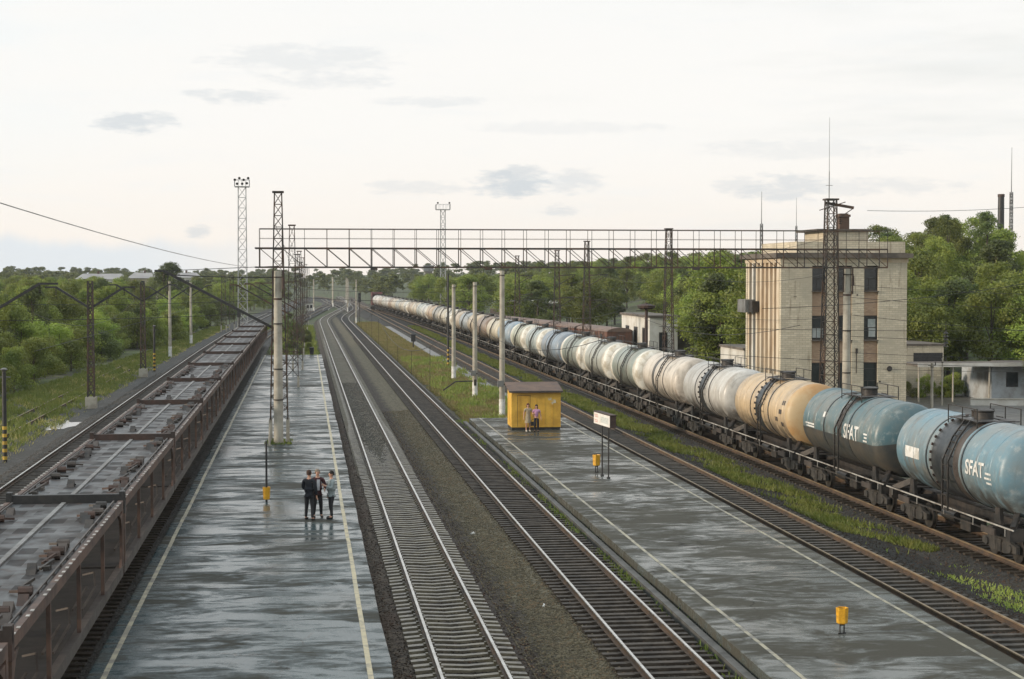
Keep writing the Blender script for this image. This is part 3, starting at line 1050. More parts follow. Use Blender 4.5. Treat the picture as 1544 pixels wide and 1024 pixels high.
def chocks(parent, ys, mat='dark_metal'):
    """short cleats standing on the middle ring, as on the nearer wagons"""
    for y in ys:
        for k in range(12):
            mb = MB()
            a = R(95 + k * 11)
            c, s = math.cos(a), math.sin(a)
            mb.bar((1.50 * c, y, 2.85 + 1.50 * s), (1.56 * c, y, 2.85 + 1.56 * s), .10, .07, up=(0, 1, 0))
            mb.build('cleat', mat, parent)


band(wagons[0], -.80, 1.15, 'oil')
chocks(wagons[0], (1.18,), 'rust')
band(wagons[0], -1.35, -.82, 'rust_grey')
band(wagons[1], -.75, -.15, 'rust_grey')
band(wagons[2], -.30, .72, 'oil')
chocks(wagons[2], (.76,), 'rust_grey')
band(wagons[3], -.35, .70, 'oil')
chocks(wagons[3], (.74,), 'rust_grey')
band(wagons[4], 1.1, 1.5, 'oil')
for i in (8, 11, 13, 15, 19):
    band(wagons[i], -.5, .55, 'oil')
for i in (14, 16, 18, 20, 22, 24, 26, 29):
    band(wagons[i], -.3, .35, 'rust')
# the second wagon's blackened lower half, and the orange end of the third
low = MB()
n = 26
cap_ = [(4.66 + .50 * math.cos(math.pi / 2 * i / 8), 1.506 * math.sin(math.pi / 2 * i / 8)) for i in range(2, 9)]
prof = [(-y, r) for y, r in cap_] + [(-3, 1.507), (0, 1.507), (3, 1.507)] + [(y, r) for y, r in reversed(cap_)]
vs = []
for (y, r) in prof:
    for k in range(n + 1):
        a = R(188 + 164 * k / n)
        vs.append((r * 1.004 * math.cos(a), y, 2.85 + r * 1.004 * math.sin(a)))
low.add(vs, [(j * (n + 1) + k, j * (n + 1) + k + 1, (j + 1) * (n + 1) + k + 1, (j + 1) * (n + 1) + k) for j in range(len(prof) - 1) for k in range(n)])
low.build('lower_shell', 'tank_low', wagons[1], smooth='auto')
ob = simple('orange_shaded_tank_end', (.50, .37, .21), (.44, .25, .10), .5, 0, .8)  # shade on the near end, painted as a darker orange
MAT['tank_orange'] = ob
mb = MB()
mb.lathe_y([(-4.668 - .505 * math.cos(math.pi / 2 * i / 10), max(.01, 1.504 * math.sin(math.pi / 2 * i / 10))) for i in range(11)] + [(-4.5, 1.504)], 2.85, 48)
mb.build('end_cap', 'tank_orange', wagons[2], smooth='auto')


def wrap_text(parent, body, size, y, arc, mat='white_paint', name='lettering', bold=.0, sx=1.0):
    """lettering laid on the curved left flank of a tank (seen from the platform side)"""
    me = text_mesh(body, size, bold)
    bm = bmesh.new()
    bm.from_mesh(me)
    zs = np.linspace(-size * .5, size * .6, 7)
    for z in zs:
        bmesh.ops.bisect_plane(bm, geom=bm.verts[:] + bm.edges[:] + bm.faces[:], plane_co=(0, z, 0), plane_no=(0, 1, 0))
    for v in bm.verts:
        u, w = v.co.x * sx, v.co.y
        a = (w + arc) / 1.5
        v.co = Vector((-1.518 * math.cos(a), y - u, 2.85 + 1.518 * math.sin(a)))
    bm.normal_update()
    bm.to_mesh(me)
    bm.free()
    me.materials.clear()
    me.materials.append(MAT[mat])
    link(name, me, parent)


def plate(parent, y0, y1, arc0, arc1, mat='white_paint', name='number_plate'):
    mb = MB()
    vs = []
    for k in range(4):
        a = (arc0 + (arc1 - arc0) * k / 3) / 1.5
        for y in (y0, y1):
            vs.append((-1.508 * math.cos(a), y, 2.85 + 1.508 * math.sin(a)))
    mb.add(vs, [(2 * k, 2 * k + 1, 2 * k + 3, 2 * k + 2) for k in range(3)])
    return mb.build(name, mat, parent, fix=False)


wrap_text(wagons[1], 'SFAT', .84, -1.95, .05, bold=.018)
for k, (w, a) in enumerate(((.7, .16), (.55, .02), (.75, -.12))):
    plate(wagons[1], -3.95, -3.95 + w * .6, a - .035, a + .035, name='stencil_line')
for k, (w, a) in enumerate(((1.25, -.02), (1.1, -.14), (1.2, -.26))):
    plate(wagons[1], 3.0, 3.0 + w, a - .035, a + .035, name='stencil_line')
plate(wagons[1], 1.55, 1.95, .42, .66, 'white_paint', 'stencil_line')
plate(wagons[1], .4, 2.4, -1.02, -.96, name='stencil_line')
for (y, a0, a1) in ((-3.75, -.55, -.30), (-3.95, -1.0, -.62), (-4.1, -1.35, -1.05)):
    plate(wagons[1], y, y + .28, a0, a1, 'tank_white', 'paint_drip')
wrap_text(wagons[0], 'SFAT', .70, -2.75, .02, 'white_paint', bold=.016)
plate(wagons[0], 2.35, 3.75, -.22, .20, 'white_paint', 'number_plate')
for k, w in enumerate((.9, 1.05, .8)):
    plate(wagons[0], -4.1, -4.1 + w * .5, -.05 - .16 * k, .02 - .16 * k, 'white_paint', 'stencil_line')
for (y, a) in ((-3.9, .1), (-4.1, -.5), (-3.2, -.3), (-4.2, .55)):
    plate(wagons[2], y, y + .45, a - .10, a + .12, 'rust_grey', 'stencil_mark')

# ------------------------------------------------------------------ locomotive far ahead of the train
yl = Y_FIRST + WL * 35 + 8
lo = thing('locomotive', 'dark locomotive with a red cab far at the head of the tank train', 'locomotive', (cx4(yl), yl, 0), -math.atan((cx4(yl + 4) - cx4(yl - 4)) / 8))
MAT['red_paint'] = simple('faded_red_paint', (.16, .045, .035), (.09, .035, .03), .5, 0, 1)
b = MB(); b.box(-1.45, 1.45, -7.5, 7.5, 1.1, 1.5); b.box(-1.0, 1.0, -3.5, 7.2, 1.5, 4.1); b.build('body', 'dark_metal', lo)
b = MB(); b.box(-1.5, 1.5, -6.6, -3.52, 1.5, 4.7); b.prism_x([(-6.8, 4.7), (-3.3, 4.7), (-3.6, 5.15), (-6.5, 5.15)], -1.55, 1.55); b.build('cab', 'red_paint', lo)
b = MB()
for s in (-1, 1):
    b.box(s * 1.505 - .01, s * 1.505 + .01, -6.2, -4.0, 3.2, 4.2)
b.box(-1.2, 1.2, -6.62, -6.60, 3.2, 4.2); b.build('window', 'glass', lo)
b = MB(); b.cyl((0, 2, 4.1), (0, 2, 4.6), .3, .25, 12); b.build('exhaust', 'dark_metal', lo)
for y in (-4.6, 4.6):
    make_bogie(lo, y)

# ------------------------------------------------------------------ two-deck car carrier wagons
MAT['rust_light'] = simple('bare_rusty_side_frame', (.125, .076, .056), (.066, .045, .036), .65, .1, 1.6)
mt, t_, b_ = new_mat('wet_steel_deck')
x_, y_, z_ = t_.sep(t_.obj())
n_ = t_.noise(t_.obj(), .8, 5, .6)
fx = t_.math('FRACT', t_.math('MULTIPLY', x_, 1.55)); fy = t_.math('FRACT', t_.math('MULTIPLY', y_, .62))
hole = t_.math('MULTIPLY', t_.math('LESS_THAN', t_.math('ABSOLUTE', t_.math('SUBTRACT', fx, .5)), .30), t_.math('LESS_THAN', t_.math('ABSOLUTE', t_.math('SUBTRACT', fy, .5)), .28))
gate = t_.step(t_.noise(t_.scale(t_.obj(), .55, .35, 1), 1.0, 2), .42, .50)
hole = t_.math('MULTIPLY', hole, gate)
c_ = t_.mix(t_.step(n_, .38, .62), (.062, .065, .067), (.032, .027, .024))
c_ = t_.mix(t_.math('MULTIPLY', hole, .8), c_, (.022, .018, .017))
c_ = t_.mix(t_.math('MULTIPLY', t_.step(t_.noise(t_.obj(), 3.2, 5, .7), .54, .70), .5), c_, (.10, .052, .035))
t_.put(b_.inputs['Base Color'], c_)
t_.put(b_.inputs['Roughness'], t_.math('SUBTRACT', t_.step(n_, .36, .66, .38, .60), t_.math('MULTIPLY', hole, -.2)))
b_.inputs['Specular IOR Level'].default_value = .28
MAT['deck'] = mt
CL = 18.5


def make_carrier():
    t = thing('car_carrier_wagon', 'wagon', 'car carrier wagon', (0, 0, 0), 0, 'empty two-deck car carrier wagons')
    h = CL / 2 - .16
    d = MB(); d.box(-1.56, 1.56, -h, h, 2.86, 2.95)
    # cross ribs below the plate
    for y in np.arange(-h + .6, h, 1.55):
        d.box(-1.5, 1.5, y - .04, y + .04, 2.74, 2.86)
    d.build('upper_deck', 'deck', t)
    d = MB(); d.box(-.06, .06, -h + .1, h - .1, 2.952, 3.0); d.build('centre_rail', 'grey_steel', t)
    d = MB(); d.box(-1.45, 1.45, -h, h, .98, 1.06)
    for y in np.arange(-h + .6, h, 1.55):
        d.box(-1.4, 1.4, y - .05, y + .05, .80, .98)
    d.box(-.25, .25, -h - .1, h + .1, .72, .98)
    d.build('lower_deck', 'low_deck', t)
    for s in (-1, 1):
        b = MB()                                                           # upper edge girder
        b.box(s * 1.60 - .04, s * 1.60 + .04, -h, h, 2.76, 2.98)
        b.box(s * 1.57 - .07, s * 1.57 + .07, -h, h, 2.98, 3.01)
        y = -h + .3                                                        # light clips along the edge
        while y < h - .3:
            if random.random() < .82:
                b.box(s * 1.615 - .035, s * 1.615 + .035, y, y + .15, 3.011, 3.028, 1)
            y += .52
        b.build('upper_girder', ['rust_light', 'pale_rail'], t)
        b = MB()                                                           # lower sill
        b.box(s * 1.58 - .05, s * 1.58 + .05, -h, h, .86, 1.14)
        b.box(s * 1.56 - .09, s * 1.56 + .09, -h, h, 1.14, 1.17)
        b.build('lower_sill', 'rust_grey', t)
        b = MB()                                                           # guard rail
        x = s * 1.40
        b.bar((x, -h + .2, 3.02), (x, h - .2, 3.02), .04)
        y = -h + .3
        while y < h - .3:
            b.bar((x, y, 2.95), (x, y, 3.03), .05)
            y += 1.05
        b.build('wheel_guard', 'rust_grey', t)
        # posts with gusset brackets
        for y in (-h + .12, -h * .5, 0.0, h * .5, h - .12):
            b = MB()
            w = .11 if abs(y) < h * .9 else .22
            b.box(s * 1.60 - .045, s * 1.60 + .045, y - w / 2, y + w / 2, 1.17, 2.76)
            if abs(y) > h * .9:
                q = -math.copysign(1, y)
                b.prism_x([(y + q * w / 2, 2.68), (y + q * w / 2, 2.05), (y + q * (w / 2 + .10), 2.30), (y + q * (w / 2 + .28), 2.52), (y + q * (w / 2 + .6), 2.68)], s * 1.60 - .035, s * 1.60 + .035)
                b.prism_x([(y + q * w / 2, 1.17), (y + q * (w / 2 + .35), 1.17), (y + q * (w / 2 + .08), 1.38), (y + q * w / 2, 1.7)], s * 1.60 - .035, s * 1.60 + .035)
            b.build('post', 'rust_light', t)
        # loading ramps folded along the lower deck
        for y0 in (-h * .78, -h * .26, h * .26):
            b = MB()
            for dx in (0, -s * .22):
                b.bar((s * 1.35 + dx, y0, 1.22), (s * 1.35 + dx, y0 + 2.6, 1.30), .05)
            b.bar((s * 1.35, y0 + 2.6, 1.30), (s * 1.28, y0 + 3.0, 1.62), .045)
            b.bar((s * 1.28, y0 + 3.0, 1.62), (s * .95, y0 + 3.3, 1.50), .045)
            b.build('folded_ramp', 'rust_grey', t)
        y = -h + .5                                                        # small hardware lying along the guard
        while y < h - .6:
            b = MB()
            if random.random() < .62:
                q = random.choice((0, 1, 2))
                x = s * (1.28 - random.uniform(0, .22))
                if q == 0:
                    b.box(x - .07, x + .07, y - .16, y + .16, 2.951, 3.05)
                    b.bar((x - .13, y - .2, 3.0), (x + .1, y + .28, 3.12), .06)
                elif q == 1:
                    b.cyl((x - .14, y, 3.05), (x + .14, y, 3.05), .10, .10, 8)
                    b.bar((x, y, 3.05), (x - s * .35, y + .25, 3.0), .06)
                else:
                    b.prism_x([(y - .24, 2.951), (y + .24, 2.951), (y + .05, 3.13)], x - .09, x + .11)
                b.build('wheel_chock', random.choice(('rust', 'dark_metal', 'rust_grey')), t)
            y += random.uniform(.45, .95)
    for (x, y) in ((-.95, 3.0), (.9, -2.2), (-.35, -5.5), (1.0, 5.6)):        # loose wheel chocks on the plate
        b = MB()
        b.prism_x([(-.22, 0), (.22, 0), (.04, .22)], -.10, .10)
        b.bar((-.14, .1, .05), (.14, .1, .05), .05)
        b.build('wheel_chock', 'dark_metal', t, loc=(x, y, 2.952))
    b = MB()
    b.box(-1.66, 1.66, -h - .02, -h + .14, 2.90, 3.16)
    b.box(-1.66, -1.5, -h - .05, -h + .2, 2.6, 3.24)
    b.box(1.5, 1.66, -h - .05, -h + .2, 2.6, 3.24)
    b.build('end_beam', 'rust', t)
    for y in (-h + 2.2, h - 2.2):
        make_bogie(t, y)
    return t


car = make_carrier()
b = None
for i in range(12):
    yc = 11.2 + CL * (i + .5) + (0 if i else 0)
    o = car if i == 0 else copy_tree(car, skip=() if i < 6 else ('wheel', 'side_frame', 'wheel_chock', 'folded_ramp'))
    o.location = (cx0(yc), yc, 0)
    o['label'] = ('empty rusty two-deck car carrier wagon at the lower left corner, nearest of its train' if i == 0 else
                  'empty rusty car carrier wagon with wet deck%s, %s from near end' % (' and black beam' if i == 2 else '', ORD[i]))
    o.rotation_euler = (0, 0, -math.atan((cx0(yc + 5) - cx0(yc - 5)) / 10))
    if i == 2:
        for k in kids(o):
            if k.name.startswith('end_beam'):
                k.data = k.data.copy()
                k.data.materials.clear()
                k.data.materials.append(MAT['black_paint'])

# ------------------------------------------------------------------ brown covered wagons behind the tank train
MAT['wagon_brown'] = simple('brown_red_wagon_boards', (.17, .078, .052), (.11, .07, .055), .75, 0, 1.2, stretch=(3, .3, 1))
MAT['wagon_grey'] = simple('greyed_wagon_boards', (.16, .14, .12), (.12, .075, .055), .8, 0, 1.2, stretch=(3, .3, 1))
MAT['wagon_roof'] = simple('dusty_brown_roof', (.20, .135, .105), (.14, .10, .08), .7, 0, .8)


def make_covered():
    t = thing('covered_wagon', 'wagon', 'goods wagon', (0, 0, 0), 0, 'brown covered goods wagons behind the tank train')
    b = MB(); b.box(-1.4, 1.4, -6.4, 6.4, 1.1, 3.45)
    for y in np.arange(-6.3, 6.4, 1.4):
        for s in (-1, 1):
            b.box(s * 1.43 - .03, s * 1.43 + .03, y - .05, y + .05, 1.1, 3.45)
    b.build('body', 'wagon_brown', t)
    pr = []
    b = MB()
    out = [(-1.5, 3.45), (-1.3, 3.66), (-.7, 3.84), (0, 3.9), (.7, 3.84), (1.3, 3.66), (1.5, 3.45)]
    n = len(out)
    b.add([(x, -6.5, z) for x, z in out] + [(x, 6.5, z) for x, z in out], [(i, i + 1, i + 1 + n, i + n) for i in range(n - 1)] + [tuple(range(n)), tuple(reversed(range(n, 2 * n)))])
    b.build('roof', 'wagon_roof', t)
    for s in (-1, 1):
        d = MB(); d.box(s * 1.475 - .03, s * 1.475 + .03, -1.5, 1.5, 1.25, 3.3); d.bar((s * 1.52, -1.4, 1.4), (s * 1.52, 1.4, 3.2), .06); d.build('door', 'wagon_grey', t)
        for y in (-4, 4):
            d = MB(); d.box(s * 1.45 - .03, s * 1.45 + .03, y - .4, y + .4, 2.7, 3.15); d.build('hatch', 'dark_metal', t)
    d = MB(); d.box(-1.2, 1.2, -6.4, 6.4, .75, 1.1); d.box(-.15, .15, -7, 7, .8, 1.08); d.build('underframe', 'dark_metal', t)
    for y in (-4.4, 4.4):
        make_bogie(t, y)
    return t


cw = make_covered()
for i in range(5):
    f = (i + .5) * 14.0
    dx, dy = -.098, .9952
    o = cw if i == 0 else copy_tree(cw)
    o.location = (34.2 + dx * f, 176.5 + dy * f, 0)
    o.rotation_euler = (0, 0, math.atan(.098))
    o['label'] = ['brown covered goods wagon with black end beside the small white building', 'second brown covered goods wagon from the small white building', 'third brown covered goods wagon, behind the tall tank train', 'fourth brown covered goods wagon, in front of the loading shed', 'brown covered goods wagon farthest from the small white building'][i]

# ------------------------------------------------------------------ lattice masts, gantry, poles
def lattice(t, h, wb, wt_, nb, z0=0.0, mat='steel_lattice', leg=.065, brace=.03, four=True):
    """four tapering angle-iron legs with crossed braces on every face"""
    L = []
    for (sx, sy) in ((-1, -1), (1, -1), (1, 1), (-1, 1)):
        p, q = Vector((sx * wb / 2, sy * wb / 2, z0)), Vector((sx * wt_ / 2, sy * wt_ / 2, h))
        L.append((p, q))
        b = MB(); b.bar(p, q, leg); b.build('leg', mat, t)
    b = MB()
    for k in range(nb):
        f0, f1 = k / nb, (k + 1) / nb
        for i in range(4):
            a, c = L[i], L[(i + 1) % 4]
            a0, a1 = a[0].lerp(a[1], f0), a[0].lerp(a[1], f1)
            c0, c1 = c[0].lerp(c[1], f0), c[0].lerp(c[1], f1)
            b.bar(a0, c1, brace)
            if four:
                b.bar(c0, a1, brace)
            b.bar(a1, c1, brace)
    b.build('bracing', mat, t)


def mast(label, x, y, h, wb=.95, wt_=.42, nb=16, stub=1.2, group=None, mat='steel_lattice', cat='lattice mast', z=-.3):
    t = thing('lattice_mast', label, cat, (x, y, z), 0, group)
    lattice(t, h - z, wb, wt_, nb, stub, mat)
    if stub > 0:
        for (sx, sy) in ((-1, -1), (1, -1), (1, 1), (-1, 1)):
            b = MB(); b.box(sx * wb / 2 - .09, sx * wb / 2 + .09, sy * wb / 2 - .09, sy * wb / 2 + .09, 0, stub); b.build('footing', 'concrete', t)
    b = MB(); b.box(-wt_ / 2 - .12, wt_ / 2 + .12, -wt_ / 2 - .1, wt_ / 2 + .1, h - z, h - z + .10); b.build('cap', mat, t)
    return t


def console(t, z0, dx, dz, tip=.8, y=0, w=.11, name='bracket_arm', stay=True, mat='steel_lattice', x0=0.0):
    """cantilever arm that rises outwards, ends level, with insulators"""
    b = MB()
    e = (x0 + dx, y, z0 + dz)
    b.bar((x0, y, z0), e, w)
    b.bar(e, (e[0] + math.copysign(tip, dx), y, z0 + dz), w * .8)
    if stay:
        b.bar((x0, y, z0 + dz * 1.08), e, .035)
    for k in range(3):
        f = .30 + .02 * k
        p = Vector((x0, y, z0)).lerp(Vector(e), f)
    b.build(name, mat, t)
    i = MB()
    for k in range(4):
        zz = z0 + dz - .12 - .13 * k
        i.cyl((e[0], y, zz), (e[0], y, zz - .05), .10, .06, 8)
    i.cyl((e[0], y, z0 + dz), (e[0], y, z0 + dz - .6), .02, .02, 5)
    i.build('insulator', 'dark_metal', t)


P0 = .2
m1 = mast('tall dark lattice mast carrying the left end of the gantry on the left platform', -1.44, 93.3, 14.1, .96, .40, 20, 1.25, z=.2)
console(m1, 6.2, -6.3, 3.35, .5, w=.15, mat='black_paint')
pillars = []


def pole(label, x, y, h, z=-.4, r0=.19, r1=.14, white=0, box=0, group=None, name='concrete_pole', mat='concrete', cat='pole', cap=True):
    t = thing(name, label, cat, (x, y, z), 0, group)
    H = h - z
    b = MB()
    b.lathe_z([(0, r0), (H, r1)], 0, 0, 12)
    b.build('shaft', mat, t, smooth='auto')
    if white:
        b = MB(); b.lathe_z([(0, r0 + .012), (white, r0 + .008)], 0, 0, 12); b.build('white_base', 'white_paint', t, smooth='auto')
    if box:
        b = MB(); b.box(-.36, .06, -r0 - .26, -r0 - .02, box, box + .42); b.build('junction_box', 'grey_steel', t)
        b = MB(); b.lathe_z([(box + .1, r0 + .02), (box + .2, r0 + .02)], 0, 0, 12); b.build('clamp', 'dark_metal', t)
    if cap:
        b = MB(); b.lathe_z([(H - .35, r1 + .03), (H - .28, r1 + .03)], 0, 0, 12)
        b.bar((-.3, 0, H - .2), (.3, 0, H - .2), .05)
        b.cyl((.26, 0, H - .2), (.26, 0, H + .05), .05, .04, 6)
        b.build('top_clamp', 'dark_metal', t)
    return t


def pillar(label, x, y, h, z):
    t = thing('concrete_pillar', label, 'concrete pillar', (x, y, z))
    b = MB()
    b.lathe_z([(0, .27), (.5, .265), (h * .5, .235), (h - z - .9, .205), (h - z, .20)], 0, 0, 18)
    b.build('shaft', 'concrete', t, smooth='auto')
    for zz in (2.4, 4.1, 6.6):
        b = MB(); b.lathe_z([(zz, .275), (zz + .07, .275)], 0, 0, 14); b.build('steel_band', 'dark_metal', t)
    b = MB()
    H = h - z
    b.lathe_z([(H - 1.6, .24), (H - 1.5, .24)], 0, 0, 12)
    b.bar((-.28, -.2, H - 1.4), (-.28, -.2, H), .06)
    b.bar((.28, -.2, H - 1.5), (.28, -.2, H + .05), .07)
    b.bar((-.34, -.2, H - .35), (.34, -.2, H - .35), .06)
    b.cyl((.30, -.22, H - 1.0), (.30, -.22, H - .4), .09, .07, 8)
    b.build('switch_gear', 'rust', t)
    return t


pillar('thick pale concrete pillar in front of the left lattice mast', -1.46, 91.9, 9.75, .2)
pillar('thick pale concrete pillar in front of the brick building', 31.9, 94.6, 9.9, -.4)

# gantry across the tracks
g = thing('gantry', 'long rusty steel lattice gantry with handrails spanning all the tracks', 'gantry', (-2.5, 94.4, 9.96))
GL = 36.5
mbc = []
for yy in (-.85, .55):
    for (zz, w) in ((0, .15), (1.07, .15)):
        b = MB(); b.bar((-.25, yy, zz), (GL, yy, zz), w * .7, .085); b.build('chord', 'steel_lattice', g)
nb = 29
bw = GL / nb
for yy in (-.85, .55):
    b = MB()
    for k in range(nb + 1):
        b.bar((k * bw, yy, 0), (k * bw, yy, 1.07), .05)
        if k < nb:
            b.bar((k * bw, yy, 1.07), ((k + 1) * bw, yy, 0), .034)
    b.build('bracing', 'steel_lattice', g)
    b = MB()
    for k in range(0, nb + 1):
        if k == 0 or k % 1 == 0:
            b.bar((k * bw, yy, 1.07), (k * bw, yy, 2.16), .026)
    b.bar((0, yy, 2.16), (GL, yy, 2.16), .036)
    b.bar((0, yy, 1.62), (GL, yy, 1.62), .018)
    b.build('handrail', 'steel_lattice', g)
b = MB()
for k in range(nb + 1):
    b.bar((k * bw, -.85, 1.07), (k * bw, .55, 1.07), .05)
    b.bar((k * bw, -.85, 0), (k * bw, .55, 0), .05)
for (x, s) in ((6.4, 1), (12.9, 1), (25, 1)):
    b.box(x - .2, x + .2, -.95, -.75, -.15, .02)
b.build('cross_tie', 'steel_lattice', g)

# row of masts on the left platform line, beyond the gantry
yy = 139.8
k = 0
GM = 'lattice masts in line behind the left gantry mast'
for (yy, x, h) in ((139.8, -1.02, 13.7), (166, -.7, 11.6), (196, -.6, 12.4), (228, -.5, 11.4), (262, -.3, 12.4), (300, .0, 11.2), (345, .3, 12.0), (395, .9, 11.6)):
    lab = ['dark lattice mast next behind the left gantry mast', 'second dark lattice mast behind the left gantry mast', 'third dark lattice mast behind the left gantry mast', 'fourth dark lattice mast behind the left gantry mast', 'fifth dark lattice mast behind the left gantry mast',
           'sixth dark lattice mast behind the left gantry mast', 'seventh dark lattice mast behind the left gantry mast', 'farthest dark lattice mast behind the left gantry mast'][k]
    t = mast(lab, x, yy, h, .95, .40, 12, .9, GM, z=.15 if yy < 199 else -.5)
    if k < 3:
        console(t, 6.0, -4.6, 2.6, .6, w=.12)
    k += 1

# row beyond the tank train
rm = mast('dark lattice mast carrying the right end of the gantry before the brick building', 31.3, 95.9, 14.0, 1.05, .55, 18, 0, z=-.5)
b = MB(); b.bar((-.35, 0, 14.35), (1.35, -.2, 14.05), .16); b.bar((-.7, 0, 13.9), (.9, 0, 14.4), .05); b.bar((.3, 0, 13.3), (1.3, -.2, 14.0), .05); b.build('head_arm', 'steel_lattice', rm)
b = MB()
for q in range(4):
    b.cyl((.55, -.1, 13.5 - q * .12), (.55, -.1, 13.45 - q * .12), .11, .06, 8)
b.build('insulator', 'dark_metal', rm)
GR = 'lattice masts in a row beyond the tank train'
for i, (x, y, h) in enumerate(((30.35, 136, 13.4), (30.1, 175, 13.2), (30.7, 200, 12.6), (30.3, 235, 12.4))):
    t = mast(['slim dark lattice mast in front of the small white building', 'dark lattice mast behind the tank train left of the small white building',
              'dark lattice mast above the loading shed right end', 'farthest dark lattice mast above the loading shed left end'][i], x, y, h, 1.0 if i else .95, .42, 14, 0, GR, z=-.5)
    if i:
        for (z0, L) in ((9.6, 2.0), (6.9, 2.0)):
            b = MB(); b.bar((.2, -.4, z0 + .5), (.2 + L, -.4, z0 + .6), .10); b.bar((.2, -.4, z0 - .6), (.2 + L, -.4, z0 + .55), .07); b.build('bracket_arm', 'steel_lattice', t)
            b = MB()
            for q in range(3):
                b.cyl((.2 + L * .9, -.4, z0 + .42 - q * .13), (.2 + L * .9, -.4, z0 + .37 - q * .13), .09, .05, 7)
            b.build('insulator', 'dark_metal', t)

# row on the left beside the bushes
GL_ = 'masts and poles along the empty left track'
for i, (x, y, h) in enumerate(((-15.95, 126.8, 9.1), (-15.8, 165.6, 8.9))):
    t = thing('lattice_mast', ['narrow dark lattice mast on a pale concrete block, nearest on the left', 'narrow dark lattice mast on a concrete block behind the nearest left one'][i], 'lattice mast', (x, y, -.55), 0, GL_)
    lattice(t, h + .55, .48, .34, 13, .95, leg=.085, brace=.05)
    b = MB(); b.box(-.40, .40, -.40, .40, 0, .95); b.build('footing', 'concrete', t)
    for s in (-1, 1):
        console(t, 7.6, s * 2.5, 1.6, .8, w=.16, stay=False, mat='black_paint')
t = thing('lattice_mast', 'lattice mast just outside the left edge, only its raised arm in view', 'lattice mast', (-20.2, 104, -.6), 0, GL_)
lattice(t, 9.5, .46, .34, 14, .95, leg=.09, brace=.07)
console(t, 7.1, 4.1, 2.5, 1.1, w=.17, stay=False, mat='black_paint')
for i, (x, y, h) in enumerate(((-16.4, 206, 8.9), (-16.55, 246, 8.6))):
    t = pole(['concrete pole with white base left of the empty track, nearer one', 'concrete pole with white base left of the empty track, farther one'][i], x, y, h, -.6, .21, .15, 1.5, 0, GL_)
    for s in (-1, 1):
        console(t, 7.2, s * 2.4, 1.6, .7, w=.14, stay=False, mat='black_paint')
for i, (x, y) in enumerate(((-14.4, 300), (-13.2, 306), (-12.2, 318))):
    t = mast(['paired lattice mast beside the floodlight tower, leftmost', 'paired lattice mast beside the floodlight tower, middle one', 'paired lattice mast beside the floodlight tower, rightmost'][i], x, y, 9.6, .9, .6, 9, 1.3, 'paired lattice masts by the floodlight tower', z=-.5)
t = thing('signal_post', 'short trackside signal post on a concrete block near the train end', 'signal', (-10.2, 262, -.5))
b = MB(); b.box(-.45, .45, -.3, .3, 0, 1.0); b.build('footing', 'concrete', t)
b = MB(); b.cyl((0, 0, 1.0), (0, 0, 4.6), .12, .10, 8); b.build('post', 'dark_metal', t)
b = MB(); b.box(-.28, .28, -.2, .2, 3.6, 4.9); b.build('signal_head', 'black_paint', t)


def banded_post(label, x, y, h, z, lamp=True, bands=5, hb=2.0, r=.09, cat='signal post'):
    t = thing('banded_post', label, cat, (x, y, z))
    b = MB(); b.cyl((0, 0, 0), (0, 0, h), r, r * .9, 10); b.build('post', 'black_paint', t, smooth='auto')
    for k in range(bands):
        zz = .25 + k * hb / bands
        b = MB(); b.cyl((0, 0, zz), (0, 0, zz + hb / bands * .45), r + .006, r + .006, 10); b.build('yellow_band', 'yellow_paint', t, smooth='auto')
    if lamp:
        b = MB()
        b.cyl((0, 0, h), (0, 0, h + .16), .06, .20, 10); b.cyl((0, 0, h + .16), (0, 0, h + .24), .20, .05, 10)
        b.bar((-.35, 0, h - .25), (.35, 0, h - .25), .05)
        b.build('lamp_head', 'grey_steel', t)
    return t


banded_post('dark post with yellow bands and lamp head at the left edge', -15.86, 90.2, 4.9, -.55, r=.12)
banded_post('dark post with yellow bands beside the second left lattice mast', -15.6, 175.5, 4.7, -.55, r=.13)
banded_post('tall dark signal post with yellow and black banded base left of the pole row', 15.7, 181.5, 10.2, -.45, False, 4, 1.9, .12)

GP = 'concrete poles in a row behind the yellow kiosk'
ps = []
for i, (x, y, h, bx) in enumerate(((14.15, 157.3, 8.7, 0), (13.75, 133.6, 9.0, 1.5), (13.72, 114.7, 9.85, 1.85))):
    ps.append(pole(['farthest of the three white-based concrete poles behind the kiosk', 'middle of the three white-based concrete poles, with a box', 'tallest white-based concrete pole, right behind the kiosk'][i], x, y, h, -.4, .21, .165, 1.25, bx and bx + .3, GP))
for t, z0 in ((ps[1], 1.35),):
    b = MB(); b.bar((0, 0, z0), (-1.6, 0, z0 - .05), .10); b.bar((-1.6, 0, z0 - .05), (-2.6, 0, z0 - .75), .10); b.bar((-.1, 0, z0 - .12), (.1, 0, z0 - .12), .5); b.build('bracket_arm', 'dark_metal', t)

# far poles and signals near the throat
for i, (x, y, h, w) in enumerate(((9.9, 588, 9.4, .24), (14.2, 540, 8.6, .24), (10.85, 350, 8.9, .17), (9.3, 545, 9.3, .24), (15.5, 620, 9.2, .24), (2.6, 470, 8.8, .2), (12.1, 470, 9.0, .2))):
    pole(['pale far pole left of the track curve', 'pale far pole at the curve of the tracks', 'slim pale pole with a signal at the curve of the main lines', 'paired pale far pole left of the curve', 'far pole deep in the station throat', 'far pole by the white cabin', 'far pole right of the curving tracks'][i], x, y, h, -.5, w, w * .8, 1.4, 0, 'far poles along the station throat')
t = thing('signal', 'dark far signal on a slim pole at the curve of the main lines', 'signal', (11.6, 352, -.5))
b = MB(); b.cyl((0, 0, 0), (0, 0, 6.0), .08, .08, 8); b.build('post', 'dark_metal', t)
b = MB(); b.box(-.3, .3, -.2, .2, 4.6, 6.6); b.build('signal_head', 'black_paint', t)
